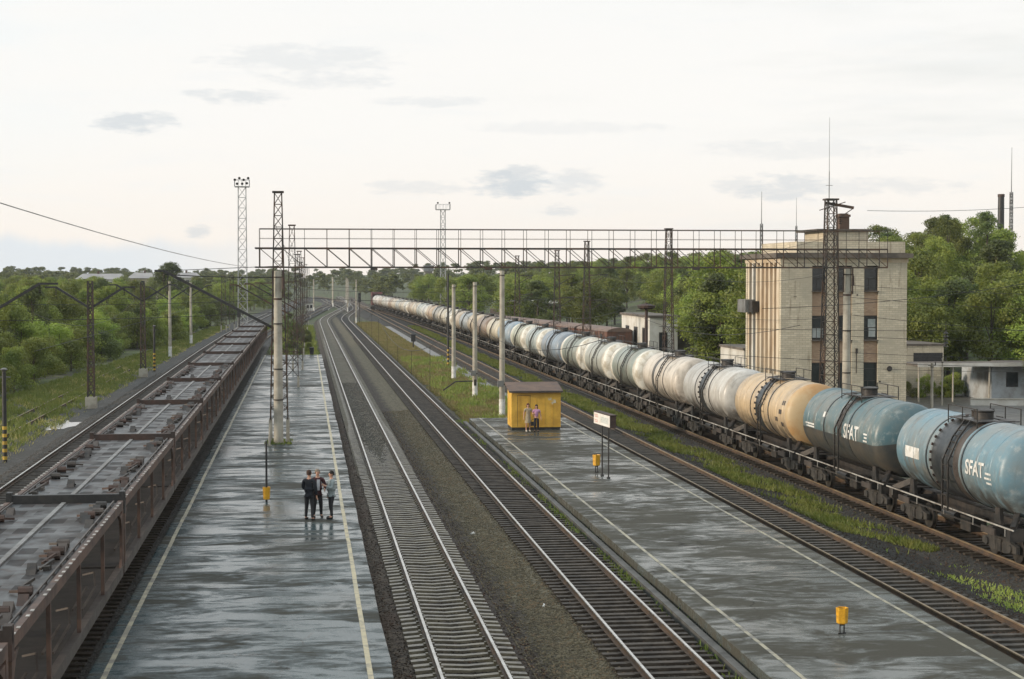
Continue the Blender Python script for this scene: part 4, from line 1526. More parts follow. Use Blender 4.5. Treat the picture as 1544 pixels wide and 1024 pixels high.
b = MB(); b.cyl((0, -.21, 6.2), (0, -.30, 6.2), .13, .13, 10); b.cyl((0, -.21, 5.6), (0, -.30, 5.6), .13, .13, 10); b.build('lens', 'glass', t)
t = thing('dwarf_signal', 'low dark signal standing in the grass left of the side track', 'signal', (14.9, 228, -.5))
b = MB(); b.cyl((0, 0, 0), (0, 0, 1.0), .09, .09, 8); b.build('post', 'dark_metal', t)
b = MB(); b.box(-.3, .3, -.2, .2, 1.0, 1.9); b.prism_x([(-.3, 1.9), (.3, 1.9), (.2, 2.05), (-.2, 2.05)], -.35, .35); b.build('signal_head', 'black_paint', t)
t = thing('signal_cabin', 'small white far signal cabin behind the left platform end', 'cabin', (1.45, 480, -.5))
b = MB(); b.box(-1.1, 1.1, -1, 1, 0, 2.4); b.build('wall', 'white_render', t)
b = MB(); b.box(-1.25, 1.25, -1.15, 1.15, 2.4, 2.55); b.build('roof', 'roof_felt', t)
for x in (-.5, .5):
    b = MB(); b.box(x - .3, x + .3, -1.02, -1.005, 1.0, 1.9); b.build('window', 'glass', t)
t = thing('distant_tower', 'grey flat-topped tower building far off above the tree line', 'tower', (86, 1150, 3))
b = MB(); b.box(-2.4, 2.4, -2.4, 2.4, 0, 10.5); b.build('shaft', 'roof_dark', t)
b = MB(); b.box(-3.4, 3.4, -3, 3, 10.5, 14); b.box(-3.8, 3.8, -3.4, 3.4, 14, 14.6); b.build('cabin', 'grey_steel', t)


# floodlight towers
MAT['pale_steel'] = simple('pale_aluminium_paint', (.46, .46, .45), (.36, .35, .34), .5, .2, 1)


def flood(label, x, y, h, wb, wt_, pw, lamps, mat='pale_steel', nb=14):
    t = thing('floodlight_tower', label, 'floodlight tower', (x, y, -.5), 0, 'lattice floodlight towers')
    lattice(t, h - 1.4, wb, wt_, nb, 0, mat, .11, .055)
    b = MB()
    b.box(-pw / 2, pw / 2, -pw / 2, pw / 2, h - 1.4, h - 1.3)
    for s in (-1, 1):
        for a in np.linspace(-pw / 2, pw / 2, 5):
            b.bar((a, s * pw / 2, h - 1.3), (a, s * pw / 2, h - .1), .05)
            b.bar((s * pw / 2, a, h - 1.3), (s * pw / 2, a, h - .1), .05)
        b.bar((-pw / 2, s * pw / 2, h - .1), (pw / 2, s * pw / 2, h - .1), .06)
        b.bar((s * pw / 2, -pw / 2, h - .1), (s * pw / 2, pw / 2, h - .1), .06)
    b.build('platform_rail', mat, t)
    for (lx, lz) in lamps:
        b = MB()
        b.cyl((lx, -pw / 2 - .1, h - .1 + lz), (lx, -pw / 2 - .4, h - .2 + lz), .12, .24, 10)
        b.build('floodlight', 'dark_metal', t)
    return t


flood('tall pale lattice floodlight tower with a cluster of lamps on the left', -11.0, 299.8, 27.4, 1.7, 1.35, 2.6, [(-1.2, 0), (-.4, .3), (.35, 0), (1.15, .3), (-.8, -.7), (.1, -.7), (.9, -.6)])
flood('slim lattice floodlight tower with a double platform right of centre', 33.4, 400, 27.6, 1.3, 1.1, 3.4, [(-1.4, .4), (1.4, .4)])


def radio(label, x, y, h, w=.9, thin=.35, z=0):
    t = thing('radio_mast', label, 'radio mast', (x, y, z), 0, 'thin far radio masts')
    hh = h - z
    lattice(t, hh * .72, w, w * .7, 18, 0, 'grey_steel', .16, .09)
    b = MB(); b.cyl((0, 0, hh * .72), (0, 0, hh), .14, .06, 6); b.build('antenna', 'grey_steel', t)
    return t


radio('thin radio mast far behind the gantry, left of the brick building', 141, 500, 36, .9)
radio('thin radio mast just left of the brick building chimney', 213, 700, 44, .9)
radio('tall thin radio mast beside the smokestack at the right edge', 220, 495, 50, 1.0)
t = thing('whip_antenna', 'very tall thin whip antenna rising behind the right gantry mast', 'antenna', (36.95, 113.6, 12.7))
b = MB(); b.cyl((0, 0, 0), (0, 0, 4.2), .035, .03, 6); b.cyl((0, 0, 4.2), (0, 0, 8.0), .022, .012, 5); b.build('whip', 'grey_steel', t)
b = MB(); b.bar((-.25, 0, 3.2), (.25, 0, 3.2), .03); b.cyl((0, 0, 0), (0, 0, .15), .12, .12, 8); b.build('mount', 'grey_steel', t)
t = thing('smokestack', 'dark slim smokestack standing on the wooded hillside at the right', 'smokestack', (113.8, 260, 4))
b = MB(); b.lathe_z([(0, .62), (19, .50)], 0, 0, 14); b.build('shaft', 'black_paint', t, smooth='auto')
b = MB(); b.lathe_z([(18.6, .56), (19.05, .56)], 0, 0, 14); b.build('rim', 'rust', t)

# ------------------------------------------------------------------ overhead wires
def wire(label, pts, r=.016, drop=None, n=4, mat='wire'):
    t = thing('overhead_wire', label, 'overhead wire', pts[0], 0)
    o = Vector(pts[0])
    b = MB(); b.tube([Vector(p) - o for p in pts], r, n); b.build('contact_wire' if drop else 'cable', mat, t)
    if drop:
        top, ds = drop
        b = MB(); b.tube([Vector(p) - o for p in top], r, n); b.build('messenger_wire', 'wire', t)
        for p, q in ds:
            b = MB(); b.cyl(Vector(p) - o, Vector(q) - o, .008, .008, 3); b.build('dropper', 'wire', t)
    return t


def catenary(label, cx, zc, zm, supports, x_off=0.0):
    pts, top, ds = [], [], []
    for a, b_ in zip(supports[:-1], supports[1:]):
        for k in range(10):
            y = a + (b_ - a) * k / 10
            u = k / 10
            s = 4 * u * (1 - u) * min(1.3, (b_ - a) / 40)
            pts.append((cx(y) + x_off, y, zc))
            top.append((cx(y) + x_off, y, zm - s))
            if k in (1, 3, 5, 7, 9):
                ds.append((pts[-1], top[-1]))
    wire(label, pts, .011, (top, ds))


catenary('contact wire with messenger and droppers over the concrete-sleeper main line', cx1, 5.7, 7.6, (48, 94, 140, 196, 262, 345, 440))
catenary('contact wire with messenger and droppers over the wooden-sleeper main line', cx2, 5.7, 7.6, (48, 94, 136, 175, 235, 300, 380, 470))
catenary('contact wire with messenger over the side track right of the platform', cx3, 5.7, 7.6, (60, 94, 136, 175, 235, 300, 400))
catenary('contact wire with messenger over the empty left track', cxm, 5.9, 7.7, (80, 127, 166, 206, 246, 300, 380))


def sag(p, q, s, n=14):
    p, q = Vector(p), Vector(q)
    return [tuple(p.lerp(q, k / n) - Vector((0, 0, 4 * s * (k / n) * (1 - k / n)))) for k in range(n + 1)]


wire('thick sagging cable from upper left towards the left gantry mast', sag((-6.9, 28, 11.25), (-3.0, 94, 9.95), .25), .013, mat='pale_rail')
wire('horizontal cable from the raised arm to the left gantry mast', sag((-7.7, 93.3, 9.55), (-1.5, 93.3, 9.4), .06), .028)
wire('thin cable from the brick building roof up to the right edge', sag((33.6, 96, 13.4), (58, 110, 15.2), .4), .014)
wire('thin cable rising from left to right across the brick building', sag((26, 92, 7.6), (46, 96, 9.4), .35), .016)
wire('lower thin cable crossing the brick building and right trees', sag((20, 92, 6.6), (60, 96, 6.4), .3), .014)
wire('lowest thin cable crossing in front of the brick building', sag((20, 90, 5.3), (60, 88, 4.3), .5), .014)
wire('thin cable over the right trees beside the brick building', sag((32, 96, 7.2), (66, 104, 5.4), .5), .014)
for i, (y, z0) in enumerate(((124, 6.6), (160, 7.2), (206, 7.2))):
    wire(['cross-span cable over the left tracks, nearest', 'cross-span cable over the left tracks, middle', 'cross-span cable over the left tracks, farthest'][i], sag((-40, y, z0), (-1.2, y + 12, z0), .5), .022)
for i, (z0, z1, y) in enumerate(((9.0, 8.6, 97), (8.3, 7.2, 97), (5.9, 5.6, 98), (4.9, 4.2, 99), (3.9, 3.4, 100))):
    wire('thin cable %s the right mast over the yard' % ('high up from', 'second from the top from', 'at mid height from', 'below mid height from', 'lowest from')[i], sag((31.3, y - 1, z0), (72, y + 12, z1), .6), .012)
for i, (x, z0) in enumerate(((-1.6, 12.4), (-1.2, 11.4), (-.9, 10.4), (-1.9, 8.8))):
    wire('thin line wire running along the left platform masts, %s' % ('topmost', 'second from top', 'third from top', 'lowest')[i], sag((x, 93.3, z0), (x + .5, 139.8, z0 - .3), .7) + sag((x + .5, 139.8, z0 - .3), (x + .8, 196, z0 - 1), .8)[1:] + sag((x + .8, 196, z0 - 1), (x + 1.2, 300, z0 - 1.4), 1.2)[1:], .012)
for i, (x, z0) in enumerate(((30.4, 11.8), (31.8, 9.9), (31.9, 7.2))):
    wire('thin line wire running along the masts beyond the tank train, %s' % ('topmost', 'middle', 'lowest')[i], sag((x + .8, 95.9, z0), (x, 136, z0 - .3), .7) + sag((x, 136, z0 - .3), (x, 175, z0 - .3), .7)[1:] + sag((x, 175, z0 - .3), (x, 235, z0 - .6), .9)[1:], .012)
for i, (y, z0) in enumerate(((165, 7.4), (215, 7.9), (270, 8.1))):
    wire(['cross-span cable over the main lines and tank train, nearest', 'cross-span cable over the main lines and tank train, middle', 'cross-span cable over the main lines and tank train, farthest'][i], sag((-.8, y, z0), (30.3, y + 6, z0), .5), .022)
t = thing('insulator_string', 'dark hanging insulator string in front of the brick building', 'insulator', (38.6, 96, 6.4))
b = MB(); b.cyl((0, 0, .3), (0, 0, -1.4), .02, .02, 5); b.build('rod', 'dark_metal', t)
for q in range(5):
    b = MB(); b.cyl((0, 0, -.3 - q * .2), (0, 0, -.42 - q * .2), .06, .17, 10); b.build('disc', 'dark_metal', t)

# ------------------------------------------------------------------ brick signal building
bd = thing('brick_building', 'three-storey cream brick station building with dark windows and flat roof', 'building', (33.0, 112.0, -.55))
BW, BD, Z = 9.15, 9.2, .55           # local z = world z + .55


def part(name, mat, boxes, parent=bd, fix=True, label=None):
    b = MB()
    for q in boxes:
        b.box(*q)
    o = b.build(name, mat, parent, fix=fix)
    if label:
        o['label'] = label
    return o


strips = [(2.25, 3.25), (4.15, 5.15), (6.02, 7.05)]
xs = [0] + [v for s in strips for v in s] + [BW]
front = [(xs[i], xs[i + 1], 0, .38, 0, 11.3) for i in range(0, len(xs), 2)]
front += [(a, c, .004, .38, 10.75, 11.3) for a, c in strips]
# the left flank: ribs and recessed bays
ribs = [.38, 1.35, 2.55, 3.75, 4.95, 6.15, 7.35, BD]
part('front_wall', 'cream_brick', front)
part('side_wall', 'cream_brick', [(BW - .38, BW, .382, BD, 0, 11.3), (0, BW - .382, BD - .38, BD, 0, 11.3)])
part('pilaster', 'cream_render', [(-.03, .30, .384, 1.0, 0, 11.3)], label='broad pale corner pilaster')
for k, y in enumerate((1.75, 2.85, 3.95, 5.05, 6.15, 7.25, 8.35)):
    part('pilaster', 'cream_render' if k not in (5,) else 'white_render', [(-.03, .34, y - .20, y + .20, 0, 11.3)])
part('bay_wall', 'pink_render', [(.26, .36, 1.002, BD - .39, 0, 11.28)])
wz = [(9.0, 10.7), (5.55, 7.25), (1.35, 3.95)]
for (y0, y1) in ((7.5, 8.1), (6.4, 7.0), (2.05, 2.6), (4.2, 4.8)):
    for (z0, z1) in (((7.9, 10.6), (2.6, 7.0)) if y0 > 6 else ((1.0, 3.4),)):
        w = part('window', 'dark_metal', [(.20, .258, y0, y1, z0, z1)])
        part('pane', 'glass', [(.185, .198, y0 + .06, y1 - .06, z0 + .06, z1 - .06)], w)
part('inner_wall', 'roof_dark', [(.40, BW - .40, .60, .70, 0, 11.25)])
for (a, c) in strips:
    part('spandrel', 'red_brick', [(a + .002, c - .002, .16, .36, 7.252, 8.998)])
    part('spandrel', 'red_brick', [(a + .002, c - .002, .16, .36, 3.952, 5.548)])
    part('spandrel', 'red_brick', [(a + .002, c - .002, .16, .36, 0, 1.348)])
    for (z0, z1) in wz:
        w = part('window', 'dark_metal', [(a + .002, a + .08, .22, .34, z0, z1), (c - .08, c - .002, .22, .34, z0, z1), (a + .08, c - .08, .22, .34, z1 - .08, z1 - .002), (a + .08, c - .08, .22, .34, z0 + .002, z0 + .08),
                                             (a + .08, c - .08, .24, .32, (z0 + z1) / 2 - .03, (z0 + z1) / 2 + .03), (a + .38, a + .43, .25, .31, z0 + .08, (z0 + z1) / 2 - .03)])
        part('pane', 'glass', [(a + .08, c - .08, .27, .29, z0 + .08, z1 - .08)], w)
        part('sill', 'roof_dark', [(a - .03, c + .03, -.06, .22, z0 - .08, z0 - .002)], w)
MAT['curtain'] = simple('pale_curtain', (.42, .44, .42), (.30, .33, .32), .9, 0, 2)
part('curtain', 'curtain', [(strips[2][0] + .38, strips[2][1] - .1, .255, .265, 5.75, 7.0)])
part('curtain', 'curtain', [(strips[0][0] + .12, strips[0][1] - .12, .255, .265, 5.7, 6.35)])
part('cornice', 'roof_dark', [(-.42, BW + .30, -.40, BD + .3, 11.30, 11.62)])
part('frieze', 'cream_render', [(-.06, BW + .06, -.06, BD + .05, 10.98, 11.298)])
part('parapet', 'cream_brick', [(1.2, BW - .05, .30, .60, 11.62, 12.45), (BW - .35, BW - .05, .602, BD, 11.62, 12.45), (1.2, 1.5, .602, BD, 11.62, 12.45)])
part('roof', 'roof_felt', [(-.1, BW, .1, BD, 11.621, 11.66)])
ph = part('penthouse', 'cream_brick', [(3.7, 6.95, 1.9, 6.5, 11.66, 13.22)])
part('slab', 'roof_dark', [(3.1, 7.1, 1.7, 6.7, 13.22, 13.38)], ph)
ch = part('chimney', 'dark_brick', [(4.95, 5.65, 2.2, 2.9, 13.38, 14.25), (4.88, 5.72, 2.13, 2.97, 14.25, 14.42), (5.0, 5.6, 2.25, 2.85, 14.42, 14.5)])
part('bay_box', 'grey_steel', [(-.78, -.02, 6.5, 8.7, 7.35, 8.3)], label='projecting grey metal box on the left flank')
part('vent_grille', 'dark_metal', [(-.55, -.03, 5.4, 6.3, 7.4, 8.2)])
for (x, z, r) in ((7.9, 3.5, .2), (7.2, 2.6, .07), (5.5, 8.7, .06)):
    b = MB(); b.cyl((x, -.06, z), (x, 0.0, z), r, r * .8, 10); b.build('wall_fitting', 'dark_metal', bd)
b = MB(); b.cyl((5.48, -.05, 4.9), (5.48, -.05, 3.2), .03, .03, 6); b.box(5.42, 5.56, -.12, 0, 4.6, 4.95); b.build('cable_box', 'dark_metal', bd)
b = MB(); b.cyl((1.0, -.08, 9.7), (1.0, -.08, 8.4), .012, .012, 4); b.bar((.9, -.08, 8.6), (1.1, -.08, 8.6), .03); b.build('wall_bracket', 'dark_metal', bd)

# small buildings round it
sb = thing('pump_house', 'small white flat-roofed building with tall dark windows behind the tank train', 'building', (36.0, 170.3, -.6))
part('wall', 'white_render', [(0, 3.0, 0, 15.4, 0, 5.75)], sb)
part('roof', 'roof_dark', [(-.2, 3.2, -.2, 15.6, 5.75, 5.98)], sb)
for y in (1.7, 6.3, 11.0):
    w = part('window', 'dark_metal', [(-.03, .0, y, y + 2.0, 1.5, 4.6)], sb)
    part('pane', 'glass', [(-.045, -.031, y + .1, y + 1.9, 1.6, 4.5)], w)
w = part('window', 'dark_metal', [(1.0, 1.9, -.03, 0, 1.6, 4.2)], sb)
part('pane', 'glass', [(1.08, 1.82, -.045, -.031, 1.7, 4.1)], w)
part('annexe', 'roof_dark', [(3.002, 5.2, 2, 9, 0, 4.7)], sb)
lb = thing('low_building', 'low grey rendered shed left of the cream brick building', 'building', (34.6, 127.5, -.6))
part('wall', 'white_render', [(0, 4.5, 0, 7.5, 0, 4.2)], lb)
part('roof', 'roof_dark', [(-.12, 4.62, -.12, 7.62, 4.2, 4.38)], lb)
w = part('door', 'grey_steel', [(-.03, 0, 1.5, 2.8, 0, 2.2)], lb)
lb = thing('garage', 'low brick garage with a black opening right of the cream brick building', 'building', (46.9, 131, -.55))
part('wall', 'cream_brick', [(0, 5.6, 0, 8, 0, 4.3)], lb)
part('parapet', 'roof_dark', [(-.1, 5.7, -.1, 8.1, 4.3, 4.45)], lb)
part('opening', 'black_paint', [(3.0, 5.5, -.03, 0, 2.6, 3.7)], lb)
part('door', 'white_paint', [(.2, 1.0, -.04, 0, .2, 2.4)], lb)
cn = thing('canopy', 'flat white-edged canopy roof on posts right of the cream brick building', 'canopy', (47.6, 124.0, -.5))
part('roof', 'roof_dark', [(.05, 8.9, .03, 4.5, 2.90, 3.06)], cn)
part('fascia', 'white_render', [(0, 8.95, 0, .028, 2.86, 3.16)], cn)
for x in (.2, 3.0, 6.0):
    b = MB(); b.cyl((x, .3, 0), (x, .3, 2.88), .07, .07, 8); b.build('post', 'concrete', cn)
wb = thing('white_workshop', 'low whitewashed workshop with dark windows at the right edge', 'building', (54.0, 124.8, -.5))
part('wall', 'grey_blue_wall', [(0, 10, 0, 6, 0, 2.8)], wb)
part('roof', 'roof_felt', [(2.6, 10.3, -.3, 6.3, 2.8, 2.98)], wb)
for x in (1.2, 3.1, 5.2, 7.2):
    w = part('window', 'dark_metal', [(x, x + 1.0, -.03, 0, 1.2, 2.4)], wb)
    part('pane', 'glass', [(x + .07, x + .93, -.042, -.031, 1.27, 2.33)], w)
t = thing('wall', 'low pale yard wall in front of the whitewashed workshop', 'wall', (50.5, 120.5, -.5), R(-10))
part('wall_body', 'white_render', [(0, 14, 0, .25, 0, .55)], t)
part('coping', 'concrete', [(-.02, 14.02, -.05, .30, .55, .63)], t)
pole('pale concrete yard post right of the cream brick building', 46.6, 118.5, 3.0, -.5, .12, .10, 0, 0)
pole('slim pale yard post between the brick building and the canopy', 48.4, 121.0, 3.2, -.5, .06, .05, 0, 0)

sh = thing('loading_shed', 'long open loading shed with pale roof edge behind the goods wagons', 'shed', (38.4, 292, -.5))
part('roof', 'rust', [(0, 8.6, 0, 22, 4.3, 5.2)], sh)
part('roof_edge', 'white_render', [(-.2, 8.8, -.2, 22.2, 5.2, 5.5)], sh)
part('lean_to', 'rust', [(-3.4, -.02, 1, 20, 3.1, 4.0)], sh)
for x in (-3.0, -1.2, .3, 2.4, 4.5, 6.6, 8.3):
    b = MB(); b.box(x - .12, x + .12, .4, .64, 0, 3.1 if x < 0 else 4.3); b.build('post', 'dark_metal', sh)
t = pole('brown pole with a lamp cluster behind the tank train beside the white building', 29.3, 140, 7.2, -.5, .17, .13, 0, 0, name='lamp_pole', mat='rust', cat='lamp pole', cap=False)
b = MB(); b.lathe_z([(7.1, .5), (7.25, .75), (7.45, .80), (7.6, .3)], 0, 0, 12); b.bar((-.9, 0, 7.0), (.9, 0, 7.0), .07); b.build('lamp_head', 'rust', t)

# far town blocks on the left
MAT['block_yellow'] = simple('yellow_block_wall', (.46, .39, .27), (.38, .33, .24), .9, 0, .2, space='pos')
MAT['slate_roof'] = simple('pale_slate_roof', (.33, .32, .31), (.27, .26, .26), .8, 0, .2, space='pos')
for i, (x, y, w, d, h, m_) in enumerate(((-83, 620, 17, 14, 9.2, 'white_render'), (-65.5, 632, 12.5, 14, 9.6, 'block_yellow'), (-53, 690, 10, 14, 9.8, 'white_render'))):
    t = thing('apartment_block', ['long pale apartment block with a slate roof far on the left', 'yellowish apartment block far on the left, between the two pale ones', 'pale apartment block far on the left, nearest the floodlight tower'][i], 'building', (x, y, -.6), 0, 'far apartment blocks beyond the left wood')
    part('wall', m_, [(0, w, 0, d, 0, h)], t)
    b = MB()
    b.add([(-.6, -.6, h), (w + .6, -.6, h), (w + .6, d + .6, h), (-.6, d + .6, h), (1.5, d / 2, h + 2.1), (w - 1.5, d / 2, h + 2.1)], [(0, 1, 5, 4), (1, 2, 5), (2, 3, 4, 5), (3, 0, 4), (3, 2, 1, 0)])
    rf = b.build('roof', 'slate_roof', t)
    part('chimney', 'dark_brick', [(w * .4, w * .4 + .8, d / 2 - .4, d / 2 + .4, h + 1.6, h + 3)], rf)
    for k in range(int(w / 3.4)):
        for z in (h - 2.5, h - 5.6):
            part('window', 'glass', [(1.2 + k * 3.4, 2.6 + k * 3.4, -.03, 0, z, z + 1.5)], t)

# ------------------------------------------------------------------ things on the platforms
kb = simple('yellow_painted_boards', (.72, .43, .060), (.54, .30, .040), .55, 0, 1.2, bmp=.04)
MAT['kiosk_yellow'] = kb
MAT['roof_sheet'] = simple('brown_roof_sheet', (.15, .092, .062), (.10, .064, .048), .7, 0, 1.2)
MAT['torn_paper'] = simple('torn_paper_patch', (.60, .55, .42), (.60, .40, .12), .8, 0, 7, lo=.4, hi=.6)
k = thing('kiosk', 'small yellow kiosk with a sloping brown roof on the right platform', 'kiosk', (12.33, 98.3, .2), R(-1.2))
KW, KD = 2.98, 2.35
b = MB()
b.prism_x([(0, .16), (KD, .16), (KD, 2.62), (0, 2.30)], 0, KW)
for i in range(5):
    b.box(KW * (i + 1) / 6 - .012, KW * (i + 1) / 6 + .012, -.012, 0, .17, 2.26)
b.build('wall', 'kiosk_yellow', k)
b = MB(); b.box(.03, KW - .03, .03, KD - .03, 0, .16); b.build('plinth', 'black_paint', k)
b = MB()
b.prism_x([(-.22, 2.27), (KD + .2, 2.64), (KD + .2, 2.74), (-.22, 2.37)], -.16, KW + .12)
b.build('roof', 'roof_sheet', k)
b = MB(); b.box(-.16, KW + .12, -.245, -.222, 2.26, 2.37); b.build('fascia', 'rust_grey', k)
b = MB(); b.box(.35, .37, -.018, -.0125, .2, 2.1); b.box(1.12, 1.14, -.018, -.0125, .2, 2.1); b.box(.37, 1.12, -.018, -.0125, 2.08, 2.1); b.build('door_seam', 'rust', k)
b = MB(); b.box(1.02, 1.06, -.04, -.0125, 1.05, 1.2); b.build('handle', 'dark_metal', k)
for (x, z, w, h) in ((2.32, 1.86, .22, .14), (2.56, 1.72, .26, .22), (2.44, 1.60, .14, .12)):
    b = MB(); b.box(x - w / 2, x + w / 2, -.016, -.0125, z - h / 2, z + h / 2); b.build('torn_poster', 'torn_paper', k)

s = thing('platform_sign', 'white name board on two thin black legs on the right platform', 'sign', (13.72, 74.65, .2), R(-84))
MAT['sign_white'] = simple('sign_board_white', (.78, .75, .70), (.66, .62, .55), .5, 0, 3)
for x in (-.52, .52):
    b = MB(); b.cyl((x, -.0, 0), (x, 0, 2.36), .035, .035, 8); b.cyl((x, 0, 0), (x, 0, .05), .09, .09, 8); b.build('leg', 'black_paint', s)
b = MB(); b.box(-1.42, 1.22, -.14, .14, 2.36, 2.92); b.box(-1.46, 1.26, -.16, .18, 2.92, 2.95); bo = b.build('sign_case', 'rust', s)
b = MB(); b.box(-1.40, 1.20, -.152, -.142, 2.38, 2.90); b.build('sign_face', 'sign_white', s)
MAT['sign_red'] = simple('faded_red_lettering', (.60, .25, .20), (.66, .45, .40), .6, 0, 9)
MAT['sign_grey'] = simple('faded_grey_lettering', (.36, .42, .40), (.50, .55, .52), .6, 0, 9)
b = MB()
for r_, z in enumerate((2.80, 2.72, 2.56, 2.48)):
    for c in range(4):
        b.box(-1.25 + c * .14, -1.15 + c * .14, -.157, -.1525, z - .022, z + .022)
b.build('lettering', 'sign_red', s)
b = MB()
for c in range(6):                                          # illegible block letters
    x = -.22 + c * .215
    b.box(x, x + .04, -.157, -.1525, 2.50, 2.78)
    b.box(x + .11, x + .15, -.157, -.1525, 2.50, 2.78)
    z = 2.74 if c % 2 else 2.62
    b.box(x + .04, x + .11, -.157, -.1525, z, z + .04)
b.build('lettering', 'sign_grey', s)


def bin_(label, x, y, rz, k=1.0):
    t = thing('litter_bin', label, 'litter bin', (x, y, .2), rz, 'yellow platform litter bins')
    t.scale = (k, k, k)
    n = 6
    b = MB()
    prof = [(.38, .16), (.42, .21), (1.0, .235)]
    vs = []
    for z, r in prof:
        for i in range(n):
            a = 2 * math.pi * (i + .5) / n
            vs.append((r * math.cos(a), r * math.sin(a), z))
    for i in range(n):
        a = 2 * math.pi * (i + .5) / n
        vs.append((.212 * math.cos(a), .225 * math.sin(a), 1.0))
    for i in range(n):
        a = 2 * math.pi * (i + .5) / n
        vs.append((.16 * math.cos(a), .16 * math.sin(a), .45))
    fs = []
    for k in range(4):
        for i in range(n):
            fs.append((k * n + i, k * n + (i + 1) % n, (k + 1) * n + (i + 1) % n, (k + 1) * n + i))
    fs += [tuple(reversed(range(n))), tuple(range(4 * n, 5 * n))]
    b.add(vs, fs)
    b.build('bucket', 'orange_paint', t)
    for xx in (-.09, .09):
        b = MB(); b.cyl((xx, 0, 0), (xx, 0, .40), .028, .028, 8); b.build('leg', 'black_paint', t)
    b = MB(); b.bar((-.16, 0, .02), (.16, 0, .02), .05); b.bar((-.11, 0, .33), (.11, 0, .33), .04); b.build('foot', 'black_paint', t)
    return t


bin_('yellow litter bin on two short legs, nearest on the right platform', 13.73, 40.9, R(12), .68)
bin_('yellow litter bin beside the legs of the white name board', 13.62, 76.4, R(40), .84)
t = thing('litter_post', 'thin black post with an orange bin low on it on the left platform', 'post', (-1.58, 68.0, .2))
b = MB(); b.cyl((0, 0, 0), (0, 0, 2.5), .045, .04, 8); b.build('post', 'black_paint', t)
b = MB(); b.lathe_z([(.12, .13), (.62, .16), (.62, .13), (.2, .11)], .0, -.02, 10); b.build('bucket', 'orange_paint', t)
t = thing('stub_post', 'short pale leaning pipe stub next to the concrete pillar', 'post', (-1.95, 90.6, .2))
b = MB(); b.cyl((0, 0, 0), (.08, 0, 1.25), .06, .06, 8); b.build('pipe', 'concrete', t)
b = MB(); b.cyl((0, 0, 0), (0, 0, .06), .14, .14, 10); b.build('base', 'concrete', t)
t = thing('waste_bin', 'small dark bin at the far end of the left platform', 'bin', (.83, 198, .2))
b = MB(); b.lathe_z([(0, .22), (.75, .28), (.80, .28)], 0, 0, 12); b.build('bucket', 'black_paint', t)
b = MB(); b.lathe_z([(.8, .30), (.86, .2)], 0, 0, 12); b.build('lid', 'dark_metal', t)
for i, (x, y, a) in enumerate(((9.6, 53, .3), (7.0, 48, 1.2), (6.3, 62, .5), (7.6, 75, .9))):
    t = tag(MB().box(-.14, .14, -.07, .07, 0, .05).bar((-.12, -.05, .04), (.10, .06, .09), .05).build('litter', 'white_paint'), ['scrap of pale litter on the ballast close to the right platform', 'scrap of pale litter between the main lines, nearest', 'scrap of pale litter beside the concrete sleepers', 'scrap of pale litter between the main lines, farthest'][i], 'litter', 'scraps of litter on the ballast')
    t.location = (x, y, -.33)
    t.rotation_euler = (0, 0, a)
    t.scale = (.6, .6, .6)

# ------------------------------------------------------------------ people
def skin_mesh(name, joints, bones, mat, parent, root, sub=1):
    """joints = {name: (x, y, z, r)}; one continuous skinned surface"""
    me = bpy.data.meshes.new(name)
    bm = bmesh.new()
    lay = bm.verts.layers.skin.verify()
    V = {}
    for k, (x, y, z, r) in joints.items():
        v = bm.verts.new((x, y, z))
        rr = r if isinstance(r, tuple) else (r, r)
        v[lay].radius = rr
        v[lay].use_root = (k == root)
        V[k] = v
    for a, b in bones:
        bm.edges.new((V[a], V[b]))
    bm.to_mesh(me)
    bm.free()
    o = bpy.data.objects.new(name, me)
    col.objects.link(o)
    md = o.modifiers.new('skin', 'SKIN')
    md.branch_smoothing = .4
    md.use_smooth_shade = True
    sb_ = o.modifiers.new('sub', 'SUBSURF')
    sb_.levels = sb_.render_levels = sub
    out = bake(o)
    bpy.data.objects.remove(o)
    out.materials.clear()
    out.materials.append(MAT[mat])
    out.shade_smooth()
    return link(name, out, parent)


def cloth(name, c, rough=.85):
    if name not in MAT:
        MAT[name] = simple(name, c, tuple(q * .72 for q in c), rough, 0, 6, bmp=.1, bsc=20)
    return name


